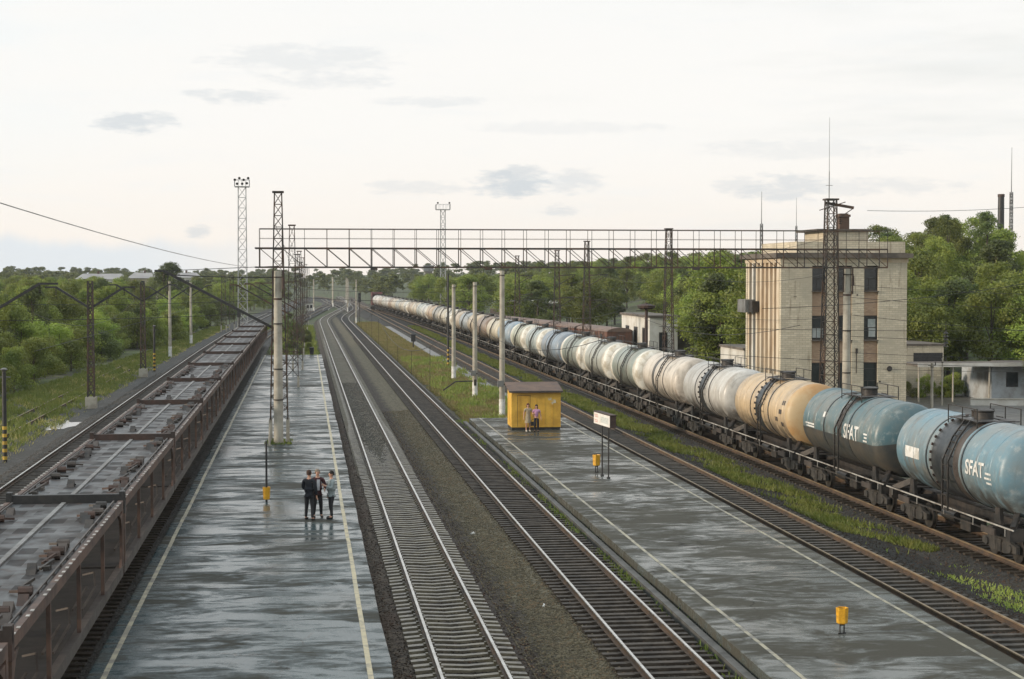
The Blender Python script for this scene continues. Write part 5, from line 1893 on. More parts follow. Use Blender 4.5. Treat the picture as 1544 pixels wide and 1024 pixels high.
def person(label, x, y, rz, h=1.76, arms=((.10, -.05, -.27), (.10, -.05, -.27)), fore=((.02, -.10, -.24), (.02, -.10, -.24)), step=.0, turn=0.0, top='cloth_black', legs='cloth_dark', shoe='shoe_black',
           hair='hair_brown', hair_len=0, skirt=None, bare=False, build=1.0, inner=None, group=None, long_sleeve=True, stance=.10):
    t = thing('person', label, 'person', (x, y, .2), rz, group)
    k = h / 1.76
    J = {}
    def j(n, px, py, pz, r):
        J[n] = (px * k, py * k, pz * k, tuple(q * k for q in r) if isinstance(r, tuple) else r * k)
    w = build
    j('pelvis', 0, 0, .97, (.125 * w, .095 * w)); j('waist', 0, -.005, 1.10, (.125 * w, .095 * w)); j('chest', 0, -.01, 1.30, (.155 * w, .105 * w)); j('collar', 0, .01, 1.45, (.10 * w, .075 * w))
    j('neck', 0, .0, 1.53, .052); j('head0', 0, -.015, 1.60, (.070, .080)); j('head1', 0, -.015, 1.69, (.076, .092)); j('crown', 0, -.01, 1.755, (.05, .06))
    B = [('pelvis', 'waist'), ('waist', 'chest'), ('chest', 'collar'), ('collar', 'neck'), ('neck', 'head0'), ('head0', 'head1'), ('head1', 'crown')]
    for s, nm, i in ((-1, 'l', 0), (1, 'r', 1)):
        ax, ay, az = arms[i]; fx, fy, fz = fore[i]
        sx, sy, sz = .185 * s * w, .005, 1.415
        ex, ey, ez = sx + ax * s, sy + ay, sz + az
        hx, hy, hz = ex + fx * s, ey + fy, ez + fz
        j('sh' + nm, sx, sy, sz, .062 * w); j('el' + nm, ex, ey, ez, .045); j('wr' + nm, hx, hy, hz, .030)
        d = Vector((fx * s, fy, fz)).normalized()
        p = Vector((hx, hy, hz)) + d * .075
        j('pa' + nm, p.x, p.y, p.z, (.040, .022))
        B += [('collar', 'sh' + nm), ('sh' + nm, 'el' + nm), ('el' + nm, 'wr' + nm), ('wr' + nm, 'pa' + nm)]
        side = d.cross(Vector((1, 0, 0)))
        side = side.normalized() if side.length > .1 else Vector((0, 1, 0))
        curl = d.cross(side).normalized() * -s
        for q, (off, L) in enumerate(((-.030, .070), (-.010, .080), (.011, .076), (.031, .060))):
            a = p + side * off + d * .03
            m_ = a + d * L * .55 + curl * .008
            e = m_ + d * L * .40 + curl * .028
            j('f%s%da' % (nm, q), a.x, a.y, a.z, .0095); j('f%s%db' % (nm, q), m_.x, m_.y, m_.z, .0088); j('f%s%dc' % (nm, q), e.x, e.y, e.z, .0075)
            B += [('pa' + nm, 'f%s%da' % (nm, q)), ('f%s%da' % (nm, q), 'f%s%db' % (nm, q)), ('f%s%db' % (nm, q), 'f%s%dc' % (nm, q))]
        a = p + side * -.045 - d * .02
        e = a + d * .045 + side * -.022 + curl * .01
        j('th' + nm + 'a', a.x, a.y, a.z, .011); j('th' + nm + 'b', e.x, e.y, e.z, .0095)
        B += [('pa' + nm, 'th' + nm + 'a'), ('th' + nm + 'a', 'th' + nm + 'b')]
        st = step * s
        j('hip' + nm, .092 * s, 0, .82, .078 * w); j('kn' + nm, (.092 + stance * .5) * s, -.03 - st * .5, .50, .060); j('an' + nm, (.09 + stance) * s, .02 - st, .09, .040)
        j('to' + nm, (.10 + stance) * s, -.15 - st, .035, .034)
        B += [('pelvis', 'hip' + nm), ('hip' + nm, 'kn' + nm), ('kn' + nm, 'an' + nm), ('an' + nm, 'to' + nm)]
    body = skin_mesh('body', J, B, 'skin', t, 'pelvis', 1)
    # face: nose, ears, eyes, mouth
    f = MB()
    f.add([(0, -.118 * k, 1.650 * k), (-.014 * k, -.100 * k, 1.642 * k), (.014 * k, -.100 * k, 1.642 * k), (0, -.098 * k, 1.685 * k)], [(0, 1, 2), (0, 3, 1), (0, 2, 3)])
    for s in (-1, 1):
        f.cyl((s * .074 * k, 0, 1.665 * k), (s * .088 * k, .012 * k, 1.668 * k), .022 * k, .026 * k, 8)
    f.build('ear_and_nose', 'skin', t, smooth=True).name = 'nose_and_ears'
    f = MB()
    for s in (-1, 1):
        f.box((s * .030 - .011) * k, (s * .030 + .011) * k, -.102 * k, -.094 * k, 1.676 * k, 1.688 * k)
    f.build('eyes', 'hair_dark', t)
    f = MB(); f.box(-.022 * k, .022 * k, -.098 * k, -.090 * k, 1.617 * k, 1.626 * k); f.build('mouth', 'lips', t)
    # clothes follow the body, a little wider
    def sub_set(names, grow, over={}):
        return {n: (J[n][0], J[n][1], J[n][2], tuple((q + grow) for q in (J[n][3] if isinstance(J[n][3], tuple) else (J[n][3],) * 2))) for n in names}
    tn = ['pelvis', 'waist', 'chest', 'collar', 'shl', 'shr', 'ell', 'elr']
    tb = [('pelvis', 'waist'), ('waist', 'chest'), ('chest', 'collar'), ('collar', 'shl'), ('collar', 'shr'), ('shl', 'ell'), ('shr', 'elr')]
    if long_sleeve:
        tn += ['wrl', 'wrr']; tb += [('ell', 'wrl'), ('elr', 'wrr')]
    J['hem'] = (0, .0, .86 * k, (.165 * w * k, .115 * w * k))
    if long_sleeve:
        tn.append('hem'); tb.append(('hem', 'pelvis'))
    tn.append('neckc'); tb.append(('collar', 'neckc'))
    J['neckc'] = (0, .004, 1.515 * k, .058 * k)
    S = sub_set(tn, .024)
    S['collar'] = (J['collar'][0], J['collar'][1], J['collar'][2], (.118 * w * k, .085 * w * k))
    if not long_sleeve:
        for n in ('l', 'r'):
            a, b_ = Vector(J['sh' + n][:3]), Vector(J['el' + n][:3])
            m_ = a.lerp(b_, .6)
            S['el' + n] = (*m_, (.062, .062))
    skin_mesh('jacket' if long_sleeve else 'shirt', S, tb, top, t, 'pelvis', 1)
    if skirt:
        b = MB(); b.lathe_z([(.56 * k, .215 * k), (.75 * k, .19 * k), (1.0 * k, .155 * k), (1.12 * k, .14 * k)], 0, 0, 16); b.build('dress', skirt, t, smooth='auto')
    if not bare:
        ln = ['pelvis', 'hipl', 'hipr', 'knl', 'knr', 'anl', 'anr']
        lb_ = [('pelvis', 'hipl'), ('pelvis', 'hipr'), ('hipl', 'knl'), ('hipr', 'knr'), ('knl', 'anl'), ('knr', 'anr')]
        S = sub_set(ln, .018)
        S['pelvis'] = (0, 0, .99 * k, (.128 * w * k, .10 * w * k))
        for q in ('hipl', 'hipr'):
            S[q] = (J[q][0], J[q][1], .82 * k, (.092 * w * k, .095 * w * k))
        skin_mesh('trousers', S, lb_, legs, t, 'pelvis', 1)
    for n in ('l', 'r'):
        ax, ay, az, _ = J['an' + n]; tx, ty, tz, _ = J['to' + n]
        skin_mesh('shoe', {'a': (ax, ay + .05, .045, .045), 'b': (ax, (ay + ty) / 2, .05, .05), 'c': (tx, ty - .06, .035, .038)}, [('a', 'b'), ('b', 'c')], shoe, t, 'b', 1)
    # hair
    b = MB()
    zc = 1.69 * k
    prof = [(zc - .02 * k, .087 * k), (zc + .03 * k, .096 * k), (zc + .07 * k, .083 * k), (zc + .105 * k, .05 * k), (zc + .118 * k, .008 * k)]
    b.lathe_z(prof, 0, .012 * k, 14)
    if hair_len:
        vs = []
        for i in range(9):
            a = R(-12 + 204 * i / 8)
            for q, (z, r) in enumerate(((zc + .05 * k, .094 * k), (zc - .08 * k, .108 * k), (zc - hair_len * k, .10 * k))):
                vs.append((r * math.cos(a), .015 * k + r * math.sin(a) * (1.0 if q < 2 else 1.25), z))
        b.add(vs, [(3 * i + q, 3 * i + 3 + q, 3 * i + 4 + q, 3 * i + 1 + q) for i in range(8) for q in range(2)])
    else:
        vs = []
        for i in range(7):
            a = R(10 + 160 * i / 6)
            for (z, r) in ((zc + .02 * k, .094 * k), (zc - .07 * k, .086 * k)):
                vs.append((r * math.cos(a), .012 * k + r * math.sin(a), z))
        b.add(vs, [(2 * i, 2 * i + 2, 2 * i + 3, 2 * i + 1) for i in range(6)])
    b.build('hair', hair, t, smooth='auto')
    if inner:
        b = MB(); b.add([(-.06 * k, -.135 * k, 1.42 * k), (.06 * k, -.135 * k, 1.42 * k), (.055 * k, -.148 * k, 1.2 * k), (.05 * k, -.142 * k, 1.02 * k), (-.05 * k, -.142 * k, 1.02 * k), (-.055 * k, -.148 * k, 1.2 * k)], [(0, 1, 2, 5), (5, 2, 3, 4)])
        b.build('shirt_front', inner, t)
    return t


for n, c in (('cloth_black', (.012, .014, .020)), ('cloth_dark', (.022, .023, .026)), ('cloth_maroon', (.055, .014, .016)), ('cloth_grey', (.27, .31, .31)), ('cloth_white', (.55, .57, .60)), ('cloth_pink', (.50, .27, .42)),
             ('cloth_dress', (.38, .31, .21)), ('shoe_black', (.015, .015, .015)), ('shoe_pale', (.55, .52, .45)), ('hair_brown', (.055, .026, .015)), ('hair_dark', (.015, .012, .010)), ('hair_auburn', (.085, .022, .016)), ('hair_grey', (.22, .18, .14)), ('lips', (.35, .12, .10)), ('cloth_bag', (.02, .018, .018))):
    cloth(n, c)
GPp = 'people talking on the left platform'
person('man in a black jacket with his back turned, left of the three talking men', .14, 62.7, R(158), 1.87, arms=((.06, .02, -.28), (.06, -.06, -.27)), fore=((.0, -.08, -.24), (-.06, -.20, -.10)), step=.09, build=1.06, group=GPp, stance=.07)
person('man in a dark maroon jacket over a pale shirt, middle of the three men', .46, 63.35, R(12), 1.83, arms=((.05, .02, -.28), (.09, -.02, -.26)), fore=((.02, -.10, -.22), (-.06, -.19, -.08)), top='cloth_maroon', hair='hair_grey', inner='cloth_white', group=GPp, stance=.05, build=1.05)
person('man in a grey jacket near the edge line, right of the three men', .98, 63.0, R(-72), 1.80, arms=((.05, .03, -.28), (.06, -.08, -.26)), fore=((-.02, -.06, -.24), (-.07, -.20, .10)), top='cloth_grey', hair='hair_dark', group=GPp, step=.05, stance=.04, build=1.08)
wl = person('woman in a beige patterned dress standing before the yellow kiosk', 13.18, 97.2, R(6), 1.66, arms=((.07, .02, -.27), (.12, -.02, -.25)), fore=((.02, -.04, -.24), (.06, -.08, -.22)), top='cloth_dress', shoe='shoe_pale', hair='hair_auburn', hair_len=.13, skirt='cloth_dress', bare=True, long_sleeve=False, group='women by the yellow kiosk', stance=.02)
person('woman in a pink top and black trousers standing before the yellow kiosk', 13.66, 97.0, R(-8), 1.60, arms=((.08, .0, -.26), (.09, .02, -.26)), fore=((-.05, -.17, .05), (.03, -.05, -.23)), top='cloth_pink', legs='cloth_black', hair='hair_dark', hair_len=.22, long_sleeve=False, group='women by the yellow kiosk', stance=.02, build=.94)
b = MB(); b.prism_x([(-.07, 0), (.07, 0), (.055, .24), (-.055, .24)], -.16, .16); o = b.build('handbag', 'cloth_bag')
b = MB(); b.tube([(-.12, 0, .24), (-.10, 0, .34), (.0, 0, .40), (.10, 0, .34), (.12, 0, .24)], .012, 5); b.build('handle', 'cloth_bag', o)
o.location = (13.49, 97.06, .56)
tag(o, 'dark handbag held by the woman in the beige dress', 'handbag')

# ------------------------------------------------------------------ trees, bushes, grass
def foliage(seed, H, rad, n, leaf, z0=.28, lobes=18, top=1.0, flat=1.0, low=False):
    """leaf-sized faces gathered in clumps through the crown's volume"""
    g_ = np.random.default_rng(seed)
    zb = H * z0
    C, S = [], []
    for i in range(lobes):
        u = g_.uniform(0, 1) ** (.85)
        z = zb + (H - zb) * (.10 + .84 * u)
        prof = math.sin(math.pi * min(1, (.16 + .80 * u) if not low else (.36 + .60 * u))) ** .7
        a = g_.uniform(0, 2 * math.pi)
        r = rad * prof * math.sqrt(g_.uniform(.05, 1)) * .82
        C.append((r * math.cos(a), r * math.sin(a), z))
        S.append(rad * g_.uniform(.17, .42) * (1 - .25 * u))
    C, S = np.array(C), np.array(S)
    w = S ** 2
    idx = g_.choice(lobes, n, p=w / w.sum())
    d = g_.normal(size=(n, 3))
    d[:, 2] += .25
    d /= np.linalg.norm(d, axis=1, keepdims=True)
    rr = S[idx] * (.40 + .68 * g_.uniform(0, 1, n) ** .6)
    rr = np.where(g_.uniform(0, 1, n) < .10, S[idx] * g_.uniform(1.0, 1.45, n), rr)
    P = C[idx] + d * rr[:, None] * np.array([1, 1, .82 * flat])
    P[:, 2] = np.maximum(P[:, 2], .1)
    nor = d + g_.normal(size=(n, 3)) * .55
    nor /= np.linalg.norm(nor, axis=1, keepdims=True)
    t1 = np.cross(nor, g_.normal(size=(n, 3)))
    t1 /= np.linalg.norm(t1, axis=1, keepdims=True)
    t2 = np.cross(nor, t1)
    s = leaf * g_.uniform(.6, 1.35, n)[:, None]
    V = np.stack([P - t1 * s, P + t2 * s * .55, P + t1 * s, P - t2 * s * .55], 1).reshape(-1, 3)
    Q = np.arange(n * 4).reshape(-1, 4)
    return V, Q, C


def make_tree(name, label, cat, seed, H, rad, n, leaf, mat, z0=.28, lobes=18, stem=True, low=False, group=None):
    t = thing(name, label, cat, (0, 0, -500), 0, group)
    V, Q, C = foliage(seed, H, rad, n, leaf, z0, lobes, low=low)
    np_mesh('crown', V, Q, mat, t)
    b = MB()
    r0 = H * .016 + .03
    b.cyl((0, 0, -.6), (.05, .02, H * .45), r0, r0 * .6, 8)
    b.cyl((.05, .02, H * .45), (0, .05, H * .85), r0 * .6, r0 * .2, 6)
    for c in C[:8]:
        z = max(.3, c[2] * .55)
        b.cyl((.03, .02, z), (c[0] * .85, c[1] * .85, c[2]), r0 * .38, r0 * .1, 5)
    b.build('trunk', 'bark', t, smooth='auto')
    return t


PROTO = {}
def proto(key, *a, **k):
    PROTO[key] = make_tree(*a, **k)


proto('broad', 'tree', '', 'tree', 1, 10, 4.0, 11000, .13, 'leaf', .18, 40)
proto('broad2', 'tree', '', 'tree', 2, 10, 3.6, 10000, .13, 'leaf', .15, 34)
proto('tall', 'tree', '', 'tree', 3, 10, 2.7, 8500, .12, 'leaf_dark', .16, 36)
proto('tall2', 'tree', '', 'tree', 4, 10, 3.0, 8500, .12, 'leaf', .20, 30)
proto('light', 'tree', '', 'tree', 5, 10, 3.6, 10000, .125, 'leaf_light', .14, 42)
proto('bush', 'bush', '', 'bush', 6, 4, 2.6, 6500, .09, 'leaf', .02, 20, low=True)
proto('bush2', 'bush', '', 'bush', 7, 4, 2.4, 6500, .085, 'leaf_light', .02, 18, low=True)
proto('bush3', 'bush', '', 'bush', 8, 4, 2.8, 6500, .09, 'leaf_dark', .02, 22, low=True)
FIRST = set()


def plant(key, x, y, h, label, group, sx=1.0):
    p = PROTO[key]
    if key in FIRST:
        o = copy_tree(p)
    else:
        o = p
        FIRST.add(key)
    base = 4.0 if key.startswith('bush') else 10.0
    s = h / base
    o.location = (x, y, terrain(x, y) - .05)
    o.rotation_euler = (0, 0, random.uniform(0, 6.28))
    o.scale = (s * sx, s * sx, s)
    o['label'] = label
    o['group'] = group
    return o


rt = random.Random(5)


def spread(poly_fn, n, mind, tries=4000):
    pts = []
    for _ in range(tries):
        if len(pts) >= n:
            break
        p = poly_fn()
        if p is None:
            continue
        if all((p[0] - q[0]) ** 2 + (p[1] - q[1]) ** 2 > mind * mind for q in pts):
            pts.append(p)
    return pts


def edge_left(y):                        # front line of the left bushes
    if y < 148: return -23.2 - (148 - y) * .06
    if y < 233: return -23.2 + (y - 148) * .045
    return -19.3 + (y - 233) * .022


def fl1():
    y = 118 + 222 * rt.random() ** 1.25; return (edge_left(y) - 1.3 - rt.uniform(0, 10), y)
def fl2():
    y = rt.uniform(150, 420); return (edge_left(y) - rt.uniform(10, 45) * (y / 260), y)
def fl3():
    y = rt.uniform(335, 640); x = rt.uniform(-150, -14); return (x, y) if x < cxm(y) - 6 and not (-.15 < x / y < -.07 and y < 600) else None


GLB, GLT = 'bushes along the left edge of the tracks', 'trees of the left wood'
for i, (x, y) in enumerate(spread(fl1, 84, 3.1)):
    key = rt.choice(('bush', 'bush2', 'bush2', 'bush', 'bush3'))
    near = x > edge_left(y) - 5
    h = rt.uniform(3.2, 4.6) if near else rt.uniform(4.4, 6.2)
    plant(key, x, y, h, {'bush': 'mid-green leafy bush in the thicket along the left tracks', 'bush2': 'light green leafy bush in the thicket along the left tracks', 'bush3': 'dark green leafy bush in the thicket along the left tracks'}[key], GLB, rt.uniform(.9, 1.25))
LT = {'broad': 'broad green tree', 'broad2': 'round green tree', 'tall': 'tall dark tree', 'tall2': 'tall green tree', 'light': 'light green tree'}
for i, (x, y) in enumerate(spread(fl2, 78, 5.6)):
    key = rt.choice(('broad', 'broad2', 'tall', 'tall2', 'light', 'broad'))
    plant(key, x, y, rt.uniform(6.4, 8.2) + .006 * y, LT[key] + ' in the wood left of the tracks', GLT, rt.uniform(.95, 1.2))
for i, (x, y) in enumerate(spread(fl3, 62, 8.5)):
    key = rt.choice(('broad', 'broad2', 'tall', 'tall2'))
    plant(key, x, y, rt.uniform(9.0, 10.6), LT[key] + ' far off in the left wood', GLT, rt.uniform(1.2, 1.6))
def fl4():
    y = rt.uniform(335, 600); return (cxm(y) - 6.5 - rt.uniform(0, 26), y)
for i, (x, y) in enumerate(spread(fl4, 40, 6.0)):
    key = rt.choice(('broad', 'broad2', 'bush', 'bush3', 'light'))
    if key.startswith('bush'):
        plant(key, x, y, rt.uniform(3.5, 5.0), 'leafy bush by the far bend of the left track', 'bushes by the far bend of the left track', 1.2)
    else:
        plant(key, x, y, rt.uniform(6.0, 8.5), LT[key] + ' by the far bend of the left track', GLT, 1.25)
plant('tall', -30, 372, 13.5, 'dark tree standing above the far left wood by the floodlight tower', GLT, 1.25)
for (x, y, h) in ((-.6, 204, 1.5), (.6, 214, 1.6), (-1.8, 224, 2.0), (.2, 242, 2.4), (-1.2, 258, 2.8), (-2.4, 280, 4)):
    plant(rt.choice(('bush', 'bush3')), x, y, h, 'low bush at the far end of the left platform', 'bushes at the end of the left platform', .8)

GRT = 'trees of the wood on the right'
def blocked(x, y):
    return (31 < x < 53.5 and y < 140) or (53 < x < 65 and y < 133) or (34 < x < 42.5 and 166 < y < 190) or (33 < x < 52 and 286 < y < 318) or x < cx4(y) + 9.5 or (x < 41 and y < 260 and x < 31 + 3.6 + 4 and y > 170) or (25 < x < 38 and 170 < y < 252)
def fr1():
    y = rt.uniform(137, 330); x = rt.uniform(.205 * y + 6, .40 * y + 8); return None if blocked(x, y) else (x, y)
def fr2():
    y = rt.uniform(250, 640); x = rt.uniform(30, .27 * y + 10); return None if blocked(x, y) else (x, y)
# big trees close to the brick building and the pump house first
for (x, y, h, key) in ((41.5, 142, 12.2, 'broad'), (44.2, 150, 12.8, 'broad2'), (46.5, 158, 12.5, 'tall2'), (40.5, 158, 10.5, 'tall'), (43, 168, 12.5, 'broad'), (50, 148, 11.0, 'broad2'),
                       (56, 142, 8.2, 'light'), (60.5, 140, 8.8, 'broad'), (64.5, 138, 9.6, 'tall'), (54, 150, 9.5, 'broad'), (68, 146, 8.5, 'broad2'), (58, 156, 9.0, 'tall2'), (50.5, 160, 9.0, 'broad')):
    plant(key, x, y, h, ('big ' + LT[key] + ' close left of the brick building') if x < 49 else (LT[key] + ' behind the low buildings right of the brick building'), GRT, 1.1)
for i, (x, y) in enumerate(spread(fr1, 105, 5.4, 9000)):
    key = rt.choice(('broad', 'broad2', 'tall', 'tall2', 'light', 'broad'))
    plant(key, x, y, rt.uniform(7.6, 10.2), LT[key] + ' on the wooded slope at the right', GRT, rt.uniform(1.05, 1.35))
for i, (x, y) in enumerate(spread(fr2, 96, 7.0, 12000)):
    key = rt.choice(('broad', 'broad2', 'tall', 'tall2', 'light'))
    plant(key, x, y, rt.uniform(8.0, 9.8) + .003 * y, LT[key] + ' in the wood behind the tank train', GRT, rt.uniform(1.15, 1.45))
plant('tall2', 57.6, 122.6, 5.2, 'small tree leaning over the low whitewashed workshop', GRT, 1.3)
plant('broad2', 63.0, 121.5, 6.0, 'round tree right of the low whitewashed workshop', GRT, 1.2)
for (x, y, h) in ((48.6, 129.2, 1.5), (50.4, 129.5, 1.9), (51.8, 129.3, 1.4), (53.0, 130.0, 2.0), (45, 124.5, 1.8)):
    plant(rt.choice(('bush', 'bush2')), x, y, h, 'low bush in the yard beneath the canopy roof', 'bushes in the yard', 1.0)


def far_wood():
    rf_ = np.random.default_rng(77)
    VV, QQ, k = [], [], 0
    base = [foliage(100 + i, 10, 3.4, 900, .40, .02, 22, low=True)[:2] for i in range(6)]
    pts = []
    while len(pts) < 820:
        y = rf_.uniform(430, 1500)
        x = rf_.uniform(-.30 * y, .50 * y) if len(pts) < 620 else rf_.uniform(-.30 * y, -.03 * y)
        if len(pts) >= 620:
            y = rf_.uniform(720, 1000)
        if y < 900 and -14 < x - 6 < 26:                 # the tracks' own corridor
            continue
        if y < 640 and x < .24 * y + 8 and x > -150:
            continue
        if y < 560 and x > 150:
            pass
        if -100 < x < -10 and 560 < y < 715:
            continue
        pts.append((x, y))
    for (x, y) in pts:
        V, Q = base[rf_.integers(6)]
        s = rf_.uniform(.85, 1.12)
        a = rf_.uniform(0, 6.28)
        c, sn = math.cos(a), math.sin(a)
        wd = s * (1.15 + y / 1800)
        Vx = np.stack([(V[:, 0] * c - V[:, 1] * sn) * wd + x, (V[:, 0] * sn + V[:, 1] * c) * wd + y, V[:, 2] * s + terrain(x, y)], 1)
        VV.append(Vx); QQ.append(Q + k); k += len(V)
    o = np_mesh('far_wood', np.concatenate(VV), np.concatenate(QQ), 'leaf')
    tag(o, 'far-off wood closing the horizon behind the tracks', 'wood', kind='stuff')


far_wood()


def grass(name, label, fn, n, h, mat, zf=None):
    g_ = np.random.default_rng(abs(hash(label)) % 1000 if False else len(label) * 13 + n)
    xy = np.array([fn(g_) for _ in range(n)])
    x, y = xy[:, 0], xy[:, 1]
    z = np.array([zf(a, b_) for a, b_ in xy]) if zf else np.full(n, -.42)
    hh = h * g_.uniform(.45, 1.3, n)
    a = g_.uniform(0, 2 * math.pi, n)
    w = .010 + .012 * g_.uniform(0, 1, n) + y * .00020
    lx, ly = g_.normal(size=n) * hh * .45, g_.normal(size=n) * hh * .45
    P0 = np.stack([x - np.cos(a) * w, y - np.sin(a) * w, z], 1)
    P1 = np.stack([x + np.cos(a) * w, y + np.sin(a) * w, z], 1)
    P2 = np.stack([x + lx + np.cos(a) * w * .3, y + ly, z + hh], 1)
    P3 = np.stack([x + lx - np.cos(a) * w * .3, y + ly, z + hh * .96], 1)
    V = np.stack([P0, P1, P2, P3], 1).reshape(-1, 3)
    o = np_mesh(name, V, np.arange(n * 4).reshape(-1, 4), mat)
    tag(o, label, 'grass', kind='stuff')


def clump(g_, x0, x1, y0, y1, seed, thr=.0, pw=1.6):
    """positions inside a strip, denser nearer the camera and gathered in clumps"""
    while True:
        u = g_.uniform(0, 1) ** pw
        y = y0 + (y1 - y0) * u
        x = g_.uniform(x0(y) if callable(x0) else x0, x1(y) if callable(x1) else x1)
        v = math.sin(x * 1.7 + seed) * math.sin(y * .43 + seed * 2) + .6 * math.sin(x * 4.1 + y * 1.3) + .4 * math.sin(y * .11 + seed)
        if v > (thr(y) if callable(thr) else thr) + g_.normal() * .35:
            return (x, y)


grass('grass_strip', 'bright green grass between the side track and the tank train', lambda q: clump(q, 20.35, lambda y: 22.35, 56, 330, 1.0, lambda y: -.25 + 1.25 * (1 - smooth(54, 84, y))), 40000, .20, 'grass')
grass('grass_strip', 'sparse green weeds at the near end beside the tank train', lambda q: clump(q, 20.5, 22.4, 44, 80, 3.0, .7), 1400, .10, 'grass')
grass('grass_patch', 'yellow-green meadow grass beyond the right platform', lambda q: clump(q, 10.7, lambda y: 15.6, 108.5, 360, 2.0, -.7), 46000, .20, 'grass_dry', )
grass('grass_patch', 'tall green weeds round the pole bases behind the kiosk', lambda q: clump(q, 11.2, 16.6, 109, 200, 5.0, .35), 8000, .34, 'grass')
grass('grass_strip', 'rough grass growing over the old left track', lambda q: clump(q, lambda y: edge_left(y) - 1, lambda y: cxm(y) - 3.6, 78, 330, 4.0, -.35), 56000, .36, 'grass', lambda x, y: -.62)
grass('grass_strip', 'dry yellowish grass on the left verge', lambda q: clump(q, lambda y: edge_left(y) + .5, lambda y: cxm(y) - 3.2, 80, 330, 9.0, .35), 12000, .30, 'grass_dry', lambda x, y: -.62)
grass('weed_fringe', 'weeds growing in the gap along the right platform kerb', lambda q: clump(q, 10.05, 10.6, 36, 110, 7.0, .1), 3500, .28, 'grass', lambda x, y: -.4)
grass('weed_fringe', 'weeds round the foot of the concrete pillar and gantry mast', lambda q: clump(q, -2.2, -.7, 91.3, 94.2, 2.0, -.4, 1.0), 380, .12, 'grass', lambda x, y: .2)
grass('grass_strip', 'green grass between the empty left track and the train', lambda q: clump(q, lambda y: cxm(y) + 2.6, lambda y: cx0(y) - 2.0, 215, 330, 6.0, -.3), 7000, .4, 'grass', lambda x, y: -.5)
grass('grass_patch', 'green weeds beyond the end of the left platform', lambda q: clump(q, -4.2, 1.6, 200, 330, 8.0, -.5), 9000, .5, 'grass', lambda x, y: -.5)

# ------------------------------------------------------------------ damp evening air
mh = bpy.data.materials.new('damp_air')
mh.use_nodes = True
mh.node_tree.nodes.clear()
pv = mh.node_tree.nodes.new('ShaderNodeVolumePrincipled')
mo = mh.node_tree.nodes.new('ShaderNodeOutputMaterial')
pv.inputs['Density'].default_value = .00010
pv.inputs['Color'].default_value = (.86, .92, .97, 1)
pv.inputs['Anisotropy'].default_value = .2
mh.node_tree.links.new(pv.outputs[0], mo.inputs['Volume'])
MAT['damp_air'] = mh
hz = MB().box(-900, 1100, -200, 1560, -6, 62).build('haze', 'damp_air')
tag(hz, 'thin damp haze greying the far trees and the end of the train', 'haze', kind='stuff')


# ------------------------------------------------------------------ loose stones on the track beds
def stones(label, fn, n, size, mat, zfn):
    g_ = np.random.default_rng(n)
    x, y = fn(g_, n)
    z = zfn(x) if zfn.__code__.co_argcount == 1 else zfn(x, y)
    O = np.array([(1, 0, 0), (0, 1, 0), (-1, 0, 0), (0, -1, 0), (0, 0, 1), (0, 0, -1)], float)
    F = np.array([(0, 1, 4), (1, 2, 4), (2, 3, 4), (3, 0, 4), (1, 0, 5), (2, 1, 5), (3, 2, 5), (0, 3, 5)])
    r = size * g_.uniform(.55, 1.35, (n, 1, 1))
    J = O[None] * g_.uniform(.55, 1.2, (n, 6, 1)) * r + g_.normal(size=(n, 6, 3)) * r * .22
    J[:, :, 2] *= .75
    J += np.stack([x, y, z], 1)[:, None, :]
    Q = (F[None] + np.arange(n)[:, None, None] * 6).reshape(-1, 3)
    o = np_mesh('ballast_stone', J.reshape(-1, 3), Q, mat)
    tag(o, label, 'ballast', kind='stuff')


def stone_mat(name, c1, c2, c3):
    m, t, b = new_mat(name)
    wn = t.n('ShaderNodeTexVoronoi')
    t.put(wn.inputs['Vector'], t.pos())
    wn.inputs['Scale'].default_value = 9
    k = t.sep(wn.outputs['Color'])
    c = t.mix(k[0], c1, c2)
    c = t.mix(t.math('MULTIPLY', t.step(k[1], .72, .80), t.step(t.noise(t.pos(), .4, 4), .38, .6)), c, c3)
    t.put(b.inputs['Base Color'], c)
    b.inputs['Roughness'].default_value = .7
    b.inputs['Specular IOR Level'].default_value = .25
    return m


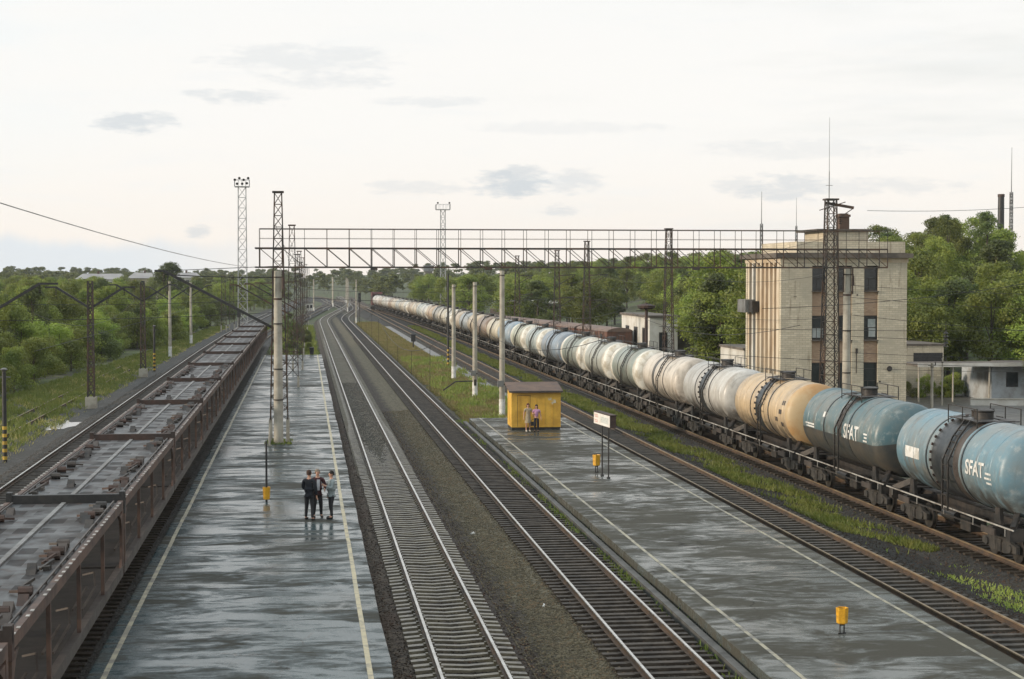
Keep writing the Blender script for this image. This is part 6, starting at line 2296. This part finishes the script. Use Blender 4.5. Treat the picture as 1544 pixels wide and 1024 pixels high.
MAT['stone_dark'] = stone_mat('oily_ballast_stone', (.026, .020, .014), (.078, .059, .042), (.095, .052, .032))
MAT['stone_olive'] = stone_mat('olive_brown_ballast_stone', (.072, .060, .040), (.185, .158, .100), (.20, .14, .08))
MAT['stone_grey'] = stone_mat('grey_ballast_stone', (.045, .043, .040), (.125, .118, .108), (.09, .07, .055))
BX = [2.0, 2.35, 2.62, 5.32, 5.75, 6.3, 6.9, 7.3, 10.2, 10.58]
BZ = [-.46, -.33, -.275, -.275, -.39, -.32, -.33, -.255, -.255, -.38]
def along(y0, y1, p=2.2):
    return lambda g_, n: y0 + (y1 - y0) * g_.uniform(0, 1, n) ** p
ya = along(36, 120)
stones('olive-brown crushed stone heaped between the two main lines', lambda g_, n: (g_.normal(6.75, .62, n).clip(5.55, 7.7), ya(g_, n)), 26000, .032, 'stone_olive', lambda x: np.interp(x, BX, BZ))
stones('dark oily stone on the beds of the main lines', lambda g_, n: (np.where(g_.uniform(0, 1, n) < .5, g_.uniform(2.1, 5.9, n), g_.uniform(7.4, 10.3, n)), ya(g_, n)), 26000, .030, 'stone_dark', lambda x: np.interp(x, BX, BZ) + .004)
stones('grey stone beside the empty left track', lambda g_, n: (np.where(g_.uniform(0, 1, n) < .6, g_.uniform(-15.0, -13.9, n), g_.uniform(-11.6, -9.6, n)), along(62, 170)(g_, n)), 12000, .036, 'stone_grey', lambda x: np.interp(x, [-16.6, -15.1, -14.4, -10.9, -10.2, -9.4], [-.45, -.42, -.24, -.24, -.39, -.57]))
stones('dark stone in the gap between the train and the left platform', lambda g_, n: (g_.uniform(-5.9, -5.02, n), along(30, 110)(g_, n)), 5000, .030, 'stone_grey', lambda x: np.interp(x, [-5.4, -4.95], [-.245, -.37]))
stones('dark cinder stone around the side track and tank train', lambda g_, n: (g_.uniform(17.0, 23.2, n), along(42, 120)(g_, n)), 18000, .032, 'stone_dark', lambda x: np.interp(x, [16.9, 17.1, 19.8, 20.4, 21.6, 22.4, 22.7, 25.5], [-.41, -.24, -.24, -.39, -.45, -.29, -.24, -.24]))
stones('grey fouled stone between the rails of the concrete-sleeper line', lambda g_, n: (g_.uniform(3.25, 4.70, n), along(58, 150, 1.3)(g_, n)), 14000, .030, 'stone_grey', lambda x, y: -.300 + .135 * np.clip((y - 62) / 50, 0, 1) ** 2 * (3 - 2 * np.clip((y - 62) / 50, 0, 1)))
